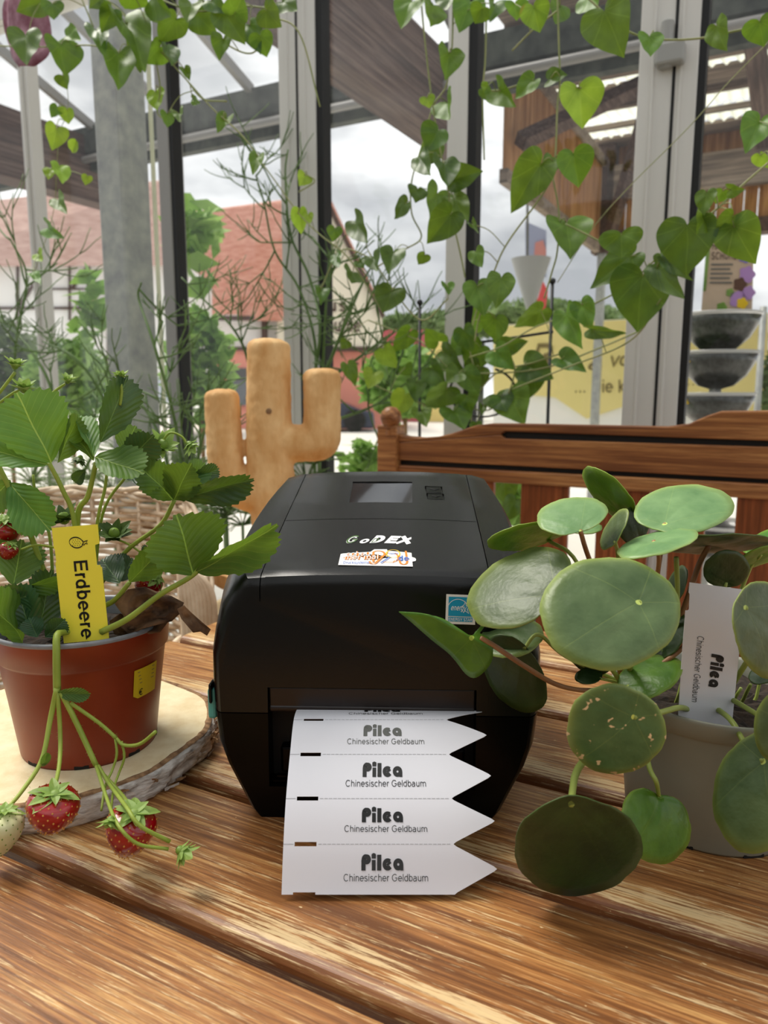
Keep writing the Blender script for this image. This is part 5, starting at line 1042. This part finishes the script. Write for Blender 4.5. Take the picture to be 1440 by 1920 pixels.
for s in ([(880, 860), (885, 760), (890, 700), (880, 640), (900, 560)], [(880, 760), (930, 700), (1000, 680), (1060, 660)], [(885, 740), (840, 690), (790, 640)], [(860, 740), (900, 770), (945, 750), (965, 690), (940, 650)], [(790, 640), (740, 620), (690, 600)], [(800, 690), (900, 700), (1020, 690), (1130, 650), (1200, 620)], [(640, 690), (720, 730), (800, 760)]):
    q = crom([PC(x, y, 1.78) for x, y in s], 8); mesh('vine_stem', tube(q, .0019, 6), M['vstem'], rt, smooth=True); pts_ += q
vines['D'] = (rt, 1.78, pts_)
def vl(key, b, t, w_, m_='vine', roll=None, fold=None):
    rt, c0, sm_ = vines[key]; cc = c0 + rg.uniform(-.06, .06)
    if key == 'B' and b[1] > 400: cc = c0 + .30 * min(1, max(0, (1300 - b[0]) / 300)) - .03
    P0, P1 = PC(*b, cc), PC(*t, cc - rg.uniform(-.02, .05)); roll = rg.uniform(-.7, .7) if roll is None else roll
    lf = leaf('vine_leaf', HEART, P0, P1, w_, m_, rt, roll, fold if fold is not None else rg.uniform(.08, .55), rg.uniform(-.05, .25), .045, 4, org=(0, .1))
    q = min(sm_, key=lambda s: (s - P0).length)
    if (q - P0).length < .14: mesh('leaf_stalk', tube([q, q.lerp(P0, .5) + V((0, -.008, .008)), P0.lerp(P1, .03)], .0010, 5, True, 4), M['vstem'], rt, smooth=True)
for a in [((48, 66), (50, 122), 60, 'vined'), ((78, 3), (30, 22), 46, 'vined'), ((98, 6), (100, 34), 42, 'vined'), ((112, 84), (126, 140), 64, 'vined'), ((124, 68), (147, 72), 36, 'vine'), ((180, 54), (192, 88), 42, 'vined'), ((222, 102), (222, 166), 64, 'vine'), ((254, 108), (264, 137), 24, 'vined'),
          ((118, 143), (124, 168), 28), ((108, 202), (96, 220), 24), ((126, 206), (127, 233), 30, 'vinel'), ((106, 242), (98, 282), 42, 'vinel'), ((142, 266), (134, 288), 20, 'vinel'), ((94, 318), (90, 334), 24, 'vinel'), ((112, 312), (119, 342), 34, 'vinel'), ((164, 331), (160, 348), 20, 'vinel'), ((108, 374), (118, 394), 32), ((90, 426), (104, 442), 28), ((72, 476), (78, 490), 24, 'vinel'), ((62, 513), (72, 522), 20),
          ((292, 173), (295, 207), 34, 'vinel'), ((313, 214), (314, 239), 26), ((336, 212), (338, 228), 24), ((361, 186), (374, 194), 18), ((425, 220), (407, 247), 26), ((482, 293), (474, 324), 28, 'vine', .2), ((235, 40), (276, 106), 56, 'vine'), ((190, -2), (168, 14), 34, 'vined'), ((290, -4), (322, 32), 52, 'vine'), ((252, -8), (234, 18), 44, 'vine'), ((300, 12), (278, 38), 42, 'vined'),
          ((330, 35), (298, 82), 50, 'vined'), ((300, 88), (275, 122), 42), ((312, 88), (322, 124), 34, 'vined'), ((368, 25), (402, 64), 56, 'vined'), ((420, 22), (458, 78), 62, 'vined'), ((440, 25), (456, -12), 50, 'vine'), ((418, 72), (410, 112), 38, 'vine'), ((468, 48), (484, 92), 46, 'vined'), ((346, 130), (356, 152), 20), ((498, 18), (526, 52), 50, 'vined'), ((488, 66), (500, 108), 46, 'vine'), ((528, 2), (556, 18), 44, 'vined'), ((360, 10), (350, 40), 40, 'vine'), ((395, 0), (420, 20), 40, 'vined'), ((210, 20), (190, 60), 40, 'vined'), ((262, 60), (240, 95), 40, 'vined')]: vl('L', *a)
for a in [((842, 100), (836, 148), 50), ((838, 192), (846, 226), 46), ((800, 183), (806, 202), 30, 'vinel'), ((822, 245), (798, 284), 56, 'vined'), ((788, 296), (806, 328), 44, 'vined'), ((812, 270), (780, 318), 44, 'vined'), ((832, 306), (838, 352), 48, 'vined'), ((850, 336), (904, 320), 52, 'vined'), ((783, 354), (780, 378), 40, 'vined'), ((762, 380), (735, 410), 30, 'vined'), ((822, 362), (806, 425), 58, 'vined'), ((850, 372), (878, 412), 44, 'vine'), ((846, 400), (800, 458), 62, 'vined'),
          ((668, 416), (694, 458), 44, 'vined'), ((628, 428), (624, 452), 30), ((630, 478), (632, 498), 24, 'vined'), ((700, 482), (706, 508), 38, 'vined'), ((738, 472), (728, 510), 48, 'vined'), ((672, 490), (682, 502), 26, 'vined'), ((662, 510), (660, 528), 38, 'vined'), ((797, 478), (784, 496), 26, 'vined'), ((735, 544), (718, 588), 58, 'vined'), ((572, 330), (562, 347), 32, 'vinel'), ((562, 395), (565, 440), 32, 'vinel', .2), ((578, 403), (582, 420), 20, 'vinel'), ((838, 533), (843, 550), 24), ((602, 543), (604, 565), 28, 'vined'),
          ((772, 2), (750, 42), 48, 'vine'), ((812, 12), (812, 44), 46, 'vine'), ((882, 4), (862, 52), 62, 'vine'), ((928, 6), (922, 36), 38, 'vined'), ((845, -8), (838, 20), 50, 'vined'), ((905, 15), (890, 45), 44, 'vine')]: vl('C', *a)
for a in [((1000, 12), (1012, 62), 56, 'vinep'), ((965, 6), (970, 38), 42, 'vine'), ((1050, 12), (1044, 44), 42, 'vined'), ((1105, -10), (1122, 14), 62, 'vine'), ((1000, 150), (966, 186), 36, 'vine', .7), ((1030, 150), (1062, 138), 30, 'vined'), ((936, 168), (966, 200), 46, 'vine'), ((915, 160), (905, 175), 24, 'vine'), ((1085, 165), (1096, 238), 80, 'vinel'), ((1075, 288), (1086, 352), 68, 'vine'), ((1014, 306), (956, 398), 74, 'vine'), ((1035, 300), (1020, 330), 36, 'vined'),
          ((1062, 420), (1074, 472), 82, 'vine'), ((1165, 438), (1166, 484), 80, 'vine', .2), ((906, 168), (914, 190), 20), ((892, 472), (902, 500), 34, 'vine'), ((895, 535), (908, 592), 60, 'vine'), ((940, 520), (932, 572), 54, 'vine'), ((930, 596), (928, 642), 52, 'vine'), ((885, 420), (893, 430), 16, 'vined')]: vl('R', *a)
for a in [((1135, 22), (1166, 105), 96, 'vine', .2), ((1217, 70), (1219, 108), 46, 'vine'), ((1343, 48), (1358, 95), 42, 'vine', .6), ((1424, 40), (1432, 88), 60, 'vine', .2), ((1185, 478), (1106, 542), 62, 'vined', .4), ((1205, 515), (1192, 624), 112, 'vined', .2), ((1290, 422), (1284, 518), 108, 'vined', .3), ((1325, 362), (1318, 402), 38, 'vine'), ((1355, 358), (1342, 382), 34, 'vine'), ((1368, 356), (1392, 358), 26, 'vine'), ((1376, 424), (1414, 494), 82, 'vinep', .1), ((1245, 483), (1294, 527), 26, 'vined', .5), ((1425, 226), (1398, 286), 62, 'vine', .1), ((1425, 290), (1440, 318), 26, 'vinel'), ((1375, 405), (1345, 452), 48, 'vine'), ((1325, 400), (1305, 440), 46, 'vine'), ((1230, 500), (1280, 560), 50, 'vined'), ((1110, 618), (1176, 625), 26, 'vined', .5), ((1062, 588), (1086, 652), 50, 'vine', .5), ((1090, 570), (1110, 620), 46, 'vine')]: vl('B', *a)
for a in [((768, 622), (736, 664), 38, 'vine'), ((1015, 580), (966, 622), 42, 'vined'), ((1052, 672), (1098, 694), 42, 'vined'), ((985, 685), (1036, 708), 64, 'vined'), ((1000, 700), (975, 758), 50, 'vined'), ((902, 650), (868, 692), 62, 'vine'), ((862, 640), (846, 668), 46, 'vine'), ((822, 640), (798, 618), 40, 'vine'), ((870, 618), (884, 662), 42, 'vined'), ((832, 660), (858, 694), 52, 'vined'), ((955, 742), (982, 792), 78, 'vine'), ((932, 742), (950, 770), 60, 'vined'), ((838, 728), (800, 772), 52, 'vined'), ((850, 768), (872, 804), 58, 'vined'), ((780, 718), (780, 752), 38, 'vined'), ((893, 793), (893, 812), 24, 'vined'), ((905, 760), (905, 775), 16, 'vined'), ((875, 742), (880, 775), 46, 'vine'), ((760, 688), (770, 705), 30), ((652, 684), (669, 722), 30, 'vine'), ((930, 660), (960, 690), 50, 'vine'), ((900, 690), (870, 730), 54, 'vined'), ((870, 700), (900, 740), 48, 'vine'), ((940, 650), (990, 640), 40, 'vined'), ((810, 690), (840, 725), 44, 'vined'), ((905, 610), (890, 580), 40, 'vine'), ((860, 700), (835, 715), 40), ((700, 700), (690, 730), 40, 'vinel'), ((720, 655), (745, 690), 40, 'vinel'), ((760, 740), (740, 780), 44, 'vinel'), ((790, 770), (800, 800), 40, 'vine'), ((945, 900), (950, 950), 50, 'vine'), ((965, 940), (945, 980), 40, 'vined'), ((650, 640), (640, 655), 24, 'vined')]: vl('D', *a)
# pelican flower, top left
fr = mesh('pelican_flower', leafgeo(half2full(sm2([(0, 0), (.25, .02), (.45, .2), (.5, .5), (.42, .8), (.2, .98), (0, 1)], 4)), PC(50, -8, 1.35), PC(62, 138, 1.3) - PC(50, -8, 1.35), (PC(96, 60, 1.32) - PC(14, 60, 1.32)), V((0, -1, .1)), lambda x, y: .03 * math.cos(x * 3) * (1 + .3 * math.sin(y * 9)), 6, (0, .4)), M['flower'], vines['L'][0], smooth=True, thick=.001)
mesh('pelican_flower', leafgeo(SEP, PC(12, -10, 1.36), PC(36, 128, 1.36) - PC(12, -10, 1.36), V((.09, 0, 0)), V((0, -1, 0)), lambda x, y: .02 * x * x, 4, (0, .4)), M['flower'], vines['L'][0], smooth=True, thick=.001)
# black plant supports with ball tips
for px, y0, lab in ((787, 567, 'black metal plant rod with ball tip left of the middle post'), (1036, 527, 'taller black metal plant rod with ball tip in front of the yellow banner')):
    p = PC(px, y0, 1.83); r_ = root('plant_support', lab, 'plant support', V((p.x, p.y, 0)))
    mesh('rod', tube([V((p.x + (.008 if px < 900 else 0), p.y, 0)), p], .004, 8), M['iron'], r_, smooth=True)
    mesh('ball_tip', lathe([(.0001, .008), (.0065, .005), (.0082, 0), (.0065, -.005), (.0001, -.008)], p, 14), M['iron'], r_, smooth=True)
    if px > 900: mesh('cross_bar', tube([PC(1037, 622, 1.83), PC(930, 638, 1.83), PC(828, 650, 1.83)], .0035, 8), M['iron'], r_, smooth=True); mesh('ring', tube([PC(905 + 62 * math.cos(a), 735 + 62 * math.sin(a) * .75, 1.83 + .03 * math.sin(a)) for a in [k * math.pi / 16 for k in range(-6, 20)]], .003, 6), M['iron'], r_, smooth=True)
# ---------------------------------------------------------------- outside: houses, banner, planters
def facebox(x0, y0, x1, y1, Y, d, Yt=None):
    a, b, c, e = PY(x0, y1, Y), PY(x1, y1, Y), PY(x1, y0, Y), PY(x0, y0, Y); return prism([a, b, c, e], V((0, d, 0)))
def fpoly(pts, Y, d): return prism([PY(x, y, Y) for x, y in pts], V((0, d, 0)))
h = root('gable_house', 'cream gabled house with red tiled roof and pink ground floor behind the cactus', 'house', PY(620, 823, 22))
mesh('gable_wall', fpoly([(520, 655), (718, 655), (716, 588), (612, 372), (520, 560)], 22, .5), M['plaster'], h)
mesh('ground_floor', fpoly([(395, 655), (716, 655), (716, 812), (395, 812)], 22.2, 4), M['pink'], h)
mesh('sill_band', fpoly([(520, 650), (720, 650), (720, 658), (520, 658)], 21.9, .3), M['timber'], h)
mesh('barge_board', fpoly([(604, 368), (612, 364), (722, 590), (716, 596)], 21.8, .3), M['timber'], h)
mesh('roof', prism([PY(345, 400, 24), PY(612, 366, 21.9), PY(604, 372, 21.9), PY(528, 602, 21.6), PY(340, 600, 23.5)], V((0, .3, .1))), M['tile'], h)
mesh('gable_roof', prism([PY(612, 364, 21.8), PY(720, 592, 21.8), PY(720, 592, 26), PY(612, 372, 26)], V((0, 0, .12))), M['tile'], h)
mesh('side_wall', fpoly([(395, 590), (535, 590), (535, 656), (395, 656)], 22.4, .3), M['whitewall'], h)
for x0, y0, x1, y1 in ((490, 600, 500, 655), (562, 560, 570, 655), (395, 592, 535, 600), (395, 650, 535, 657)): mesh('timber_post', fpoly([(x0, y0), (x1, y0), (x1, y1), (x0, y1)], 22.1 if x0 < 520 else 21.9, .2), M['timber'], h)
for x0, y0, x1, y1 in ((428, 690, 462, 760), (668, 680, 672, 684)): mesh('window', fpoly([(x0, y0), (x1, y0), (x1, y1), (x0, y1)], 22.1, .1), M['screen'], h)
t1, t2 = text2d('haus', .12), text2d('sermühle'.replace('ü', 'u'), .12)
mesh('wall_lettering', ([PY(570 + a / t1[2] * 82, 584 - b / .716 * 24, 21.95) for a, b in t1[0]], t1[1]), M['timber'], h)
mesh('wall_lettering', ([PY(565 + a / t2[2] * 112, 622 - b / .716 * 26, 21.95) for a, b in t2[0]], t2[1]), M['timber'], h)
h = root('half_timbered_house', 'white half-timbered house with red roof behind the left panes', 'house', PY(80, 823, 17))
mesh('roof', prism([PY(-160, 395, 18), PY(330, 335, 18), PY(330, 498, 16.7), PY(-160, 500, 16.7)], V((0, .3, .1))), M['tile2'], h)
mesh('wall', facebox(-150, 480, 320, 700, 17, 4), M['whitewall'], h)
for x0, y0, x1, y1 in ((88, 488, 168, 493), (162, 490, 168, 570), (128, 492, 131, 600), (95, 540, 168, 543), (88, 488, 92, 700), (30, 490, 34, 700), (-150, 575, 320, 580), (200, 490, 206, 700), (160, 600, 200, 604)): mesh('timber_beam', facebox(x0, y0, x1, y1, 16.95, .1), M['timber'], h)
for q in ([(131, 540), (160, 500), (162, 505), (135, 543)], [(34, 570), (80, 500), (84, 503), (38, 573)]): mesh('timber_beam', fpoly(q, 16.93, .1), M['timber'], h)
for x0 in (100, 140): mesh('window', facebox(x0, 500, x0 + 22, 535, 16.96, .05), M['glass'], h)
mesh('low_roof', facebox(165, 560, 200, 600, 16.5, .4), M['tile'], h)
h = root('red_shop_building', 'low red building with round sign between the cream house and the middle post', 'building', PY(755, 823, 26))
mesh('wall', facebox(718, 618, 800, 808, 27.5, 4), M['redwall'], h); mesh('side_wall', facebox(798, 640, 860, 808, 27.5, 3), M['yellowwall'], h)
mesh('sign_board', facebox(742, 640, 775, 690, 27.4, .06), M['teal'], h)
p = PY(759, 662, 27.35); mesh('round_emblem', lathe([(.001, .02), (.2, .02), (.22, 0)], p, 24, False, True, align((0, -1, 0))), M['whitewall'], h)
h = root('yellow_banner', 'long yellow banner with handwritten-style words along the fence outside the door', 'banner', PC(1050, 800, 7))
def PB7(x, y, d=0): return PC(x, y, 6.6 - d)
mesh('yellow_cloth', prism([PB7(x, y) for x, y in [(925, 612), (1170, 600), (1440, 588), (1440, 800), (1300, 770), (1200, 752), (1100, 785), (1040, 745), (960, 738), (925, 760)]], W(0, .02, 0)), M['banner'], h)
mesh('white_cloth', prism([PB7(x, y, -.03) for x, y in [(925, 610), (1440, 586), (1440, 900), (925, 830)]], W(0, .02, 0)), M['bannerw'], h)
for s_txt, x0, x1, yb, hh, sl_ in (('B', 988, 1028, 702, 58, .35), ('e', 1098, 1124, 694, 22, .3), ('vo', 1142, 1178, 686, 26, .2), ('... Die k', 1076, 1172, 736, 24, 0), ('n..cz', 1268, 1330, 722, 14, 0), ('k', 1262, 1275, 660, 20, .2)):
    t = text2d(s_txt, .1, sl_); mesh('banner_lettering', ([PB7(x0 + a / t[2] * (x1 - x0), yb - b / .716 * hh, .01) for a, b in t[0]], t[1]), M['inkb'], h)
for k in range(6): mesh('fence_post', tube([PC(900 + k * 130, 800, 6.75) * V((1, 1, 0)) if 0 else V((PC(900 + k * 130, 800, 6.75).x, PC(900 + k * 130, 800, 6.75).y, 0)), V((PC(900 + k * 130, 800, 6.75).x, PC(900 + k * 130, 800, 6.75).y, 1.5))], .03, 8), M['zinc'], h)
# tiered bowls
def bowl(cx, cy, hw, c, lab):
    p = PC(cx, cy, c); r = hw * mpp(p); R_ = root('planter_bowl', lab, 'planter', p - V((0, 0, r * .9)), 'stacked speckled bowls outside')
    pr = [(r * .12, -r * .92), (r * .45, -r * .82), (r * .75, -r * .55), (r * .93, -r * .22), (r, 0), (r * .97, .0), (r * .9, -r * .2), (r * .7, -r * .5), (r * .1, -r * .8)]
    b = mesh('bowl', lathe(pr, p, 40, True), M['stonebowl'], R_, smooth=True)
    mesh('clear_rim', lathe([(r * 1.0, 0), (r * 1.03, .008), (r * 1.0, .012)], p, 40), M['film'], R_, smooth=True)
    q = p + V((-r * .93, -r * .3, -.01)); mesh('round_sticker', lathe([(.001, .002), (.02, .002), (.02, 0)], q, 16, False, False, align((-.3, -1, .1))), M['yel'], R_)
    return p, r
for cx, cy, hw, lab in ((1350, 594, 72, 'topmost dark speckled planter bowl under the cardboard sign'), (1346, 665, 70, 'second dark speckled planter bowl from the top outside'), (1342, 742, 68, 'third dark speckled planter bowl just above the bench rail'), (1345, 985, 68, 'lowest dark speckled planter bowl seen through the bench slats')): pb = bowl(cx, cy, hw, 2.9, lab)
p = PC(1350, 600, 2.9); mesh('bowl_stand', tube([V((p.x, p.y, 0)), p], .02, 10), M['galv'], smooth=True, cat='stand', label='grey metal pole carrying the stacked planter bowls')
s0 = root('cardboard_sign', 'brown kraft sign with coneflower picture standing on the top bowl', 'sign', PC(1365, 590, 2.88))
def PSg(u, v, d=0): return PC(*[1316 + 92 * u - 6 * v + 0, 592 - 158 * v - 14 * u * 0][:2], 2.88 - d) if 0 else PC(1314 + 96 * u + 12 * v * (1 - u) + 4 * v * u, 592 - 155 * v, 2.88 - d)
mesh('panel', prism([PSg(0, 0), PSg(1, 0), PSg(1, 1), PSg(0, 1)], W(0, .006, 0)), M['sign'], s0)
mesh('green_strip', prism([PSg(.0, .3, .003), PSg(.06, .3, .003), PSg(.08, .8, .003), PSg(.0, .8, .003)], W(0, .002, 0)), M['bush'], s0)
mesh('green_strip', prism([PSg(.85, .97, .003), PSg(1, .97, .003), PSg(1, 1.1, .003), PSg(.85, 1.1, .003)], W(0, .002, 0)), M['vstem'], s0)
for txt, u0, u1, v0, hh in (('HAND', .12, .5, .80, .09), ('SCHUHE', .12, .66, .68, .09)):
    t = text2d(txt, .12); mesh('lettering', ([PSg(u0 + a / t[2] * (u1 - u0), v0 + b / .716 * hh, .004) for a, b in t[0]], t[1]), M['timber'], s0)
for i in range(5):
    r_ = ribbon([(.13, .62 - i * .055), (.58 - .05 * (i % 2), .62 - i * .055)], .02); mesh('small_print', ([PSg(a, b, .004) for a, b in r_[0]], r_[1]), M['inkfade'], s0)
for u_, v_, r_, m_ in ((.82, .72, .13, 'violet'), (.88, .5, .16, 'purple'), (.72, .2, .17, 'purple'), (.92, .28, .13, 'purple'), (.74, .38, .13, 'brown'), (.80, .15, .11, 'yel'), (.4, .1, .1, 'bush'), (.55, .28, .08, 'bush')):
    mesh('printed_flower', ([PSg(u_ + r_ * math.cos(a) * (1 + .12 * math.cos(5 * a)), v_ + r_ * .62 * math.sin(a) * (1 + .12 * math.cos(5 * a)), .003 + .0006 * (m_ in ('brown', 'yel'))) for a in [k * math.pi / 12 for k in range(24)]], [tuple(range(24))]), M[m_], s0)
mesh('door_post', tube([V((PC(1432, 700, 3.2).x, PC(1432, 700, 3.2).y, 0)), PC(1432, 575, 3.2)], .012, 8), M['galv'], smooth=True, cat='post', label='thin grey post at the right edge beside the planter bowls')
s0 = root('hanging_cone', 'pale grey fabric cone hanging point down outside in front of sky', 'decoration', PC(990, 600, 5))
a = PC(996, 485, 5); rr = 37 * mpp(a); mesh('cone', lathe([(rr, 0), (rr * .04, -(PC(996, 485, 5).z - PC(996, 595, 5).z)), (.001, -(PC(996, 485, 5).z - PC(996, 600, 5).z))], a, 32, True, False), M['graycone'], s0, smooth=False)
fb = root('hanging_flag', 'pale blue flag with a blurred pink print hanging outside behind the vine', 'flag', PC(1005, 520, 6.5))
mesh('cloth', prism([PC(x, y, 6.5) for x, y in ((985, 415), (1024, 432), (1024, 520), (985, 520))], W(0, .01, 0)), M['flagm'], fb); mesh('print', prism([PC(x, y, 6.48) for x, y in ((1003, 455), (1018, 450), (1024, 470), (1020, 505), (1000, 505))], W(0, .005, 0)), M['tan'], fb)
mesh('cord', tube([PC(989, 330, 5.6), PC(989, 480, 6.45)], .01, 6), M['zinc'], fb)
mesh('red_pennant', prism([PC(x, y, 6.2) for x, y in ((1018, 528), (1027, 545), (1022, 580), (1000, 585))], W(0, .01, 0)), M['red'], cat='flag', label='small red pennant right of the grey cone outside')
# foliage outside
def bush(name, label, cx, cy, rx, ry, Y, n, size, mat, seedv, cat='shrub', trunk=True):
    rg = random.Random(seedv); v, f = [], []; o = PY(cx, cy, Y); k = mpp(o)
    for i in range(n):
        t = rg.random() ** .4; a = rg.random() * 6.283; b = math.acos(rg.uniform(-1, 1))
        p = o + V((math.cos(a) * math.sin(b) * rx * k * t, math.sin(a) * math.sin(b) * rx * k * t * .6, math.cos(b) * ry * k * t)); p.z = max(p.z, .02)
        d = V((rg.gauss(0, 1), rg.gauss(0, 1), rg.gauss(0, .6))).normalized(); e_ = d.orthogonal().normalized(); e_ = (e_ * math.cos(a) + d.cross(e_) * math.sin(a)); s = size * rg.uniform(.5, 1.2); n_ = len(v)
        v += [p - d * s, p - e_ * s * .5, p + d * s, p + e_ * s * .5]; f.append((n_, n_ + 1, n_ + 2, n_ + 3))
    r_ = root(name, label, cat, V((o.x, o.y, 0))); mesh('foliage', (v, f), M[mat], r_, kind='stuff')
    if trunk: mesh('stem', tube([V((o.x, o.y, 0)), o], .012 * Y / 4, 6), M['barkedge'], r_)
bush('leafy_shrub', 'green leafy shrub outside behind the slim left post', 130, 715, 85, 80, 4.2, 900, .05, 'bush', 1)
bush('leafy_shrub', 'darker shrub outside at the far left edge', 10, 690, 80, 100, 4.6, 800, .05, 'bushd', 2)
bush('leafy_shrub', 'climbing greenery outside right of the galvanised column', 365, 455, 50, 85, 3.4, 60, .09, 'bush', 3, trunk=False)
bush('leafy_shrub', 'low greenery outside left of the cactus carving', 375, 690, 70, 110, 3.6, 420, .06, 'bush', 4)
bush('leafy_shrub', 'pale leafy shrub outside above the bench finial', 760, 715, 85, 70, 3.4, 420, .06, 'bush', 5)
bush('leafy_shrub', 'small bright seedlings outside left of the bench post', 680, 875, 45, 50, 2.9, 130, .045, 'bush', 6)
bush('distant_tree', 'distant hazy treetop left of the middle post', 760, 612, 50, 22, 48, 1300, .35, 'bushd', 7, 'tree')
bush('distant_tree', 'distant hazy treetop right of the middle post', 835, 604, 50, 20, 46, 1000, .35, 'bushd', 8, 'tree')
bush('distant_tree', 'distant hazy trees seen above the yellow banner', 1000, 600, 180, 34, 40, 2600, .35, 'bushd', 9, 'tree')
bush('leafy_shrub', 'green hedge at the right edge beside the stacked bowls', 1450, 720, 26, 70, 4.5, 600, .035, 'bushd', 10)
bush('leafy_shrub', 'green shrub outside seen between the bench slats', 950, 940, 60, 60, 2.9, 200, .06, 'bush', 12)
bush('leafy_shrub', 'light green shrub rising beside the galvanised column at left', 170, 590, 40, 80, 3.4, 40, .08, 'bush', 13, trunk=False)
c_ = root('parked_car', 'dark blue car parked outside right of the cactus carving', 'car', V((PY(600, 800, 20.3).x, 20.3, 0)))
cp = [(500, 803), (502, 778), (535, 772), (560, 758), (645, 756), (672, 768), (700, 774), (702, 803)]
mesh('car_body', fpoly(cp, 20.3, 1.4), M['blue'], c_, bevel=.05); 
for x in (540, 665): mesh('wheel', lathe([(.001, -.1), (.3, -.1), (.3, .1), (.001, .1)], V((PY(x, 795, 20.3).x, 20.3, .29)), 20, False, False, align((0, 1, 0))), M['matte'], c_)
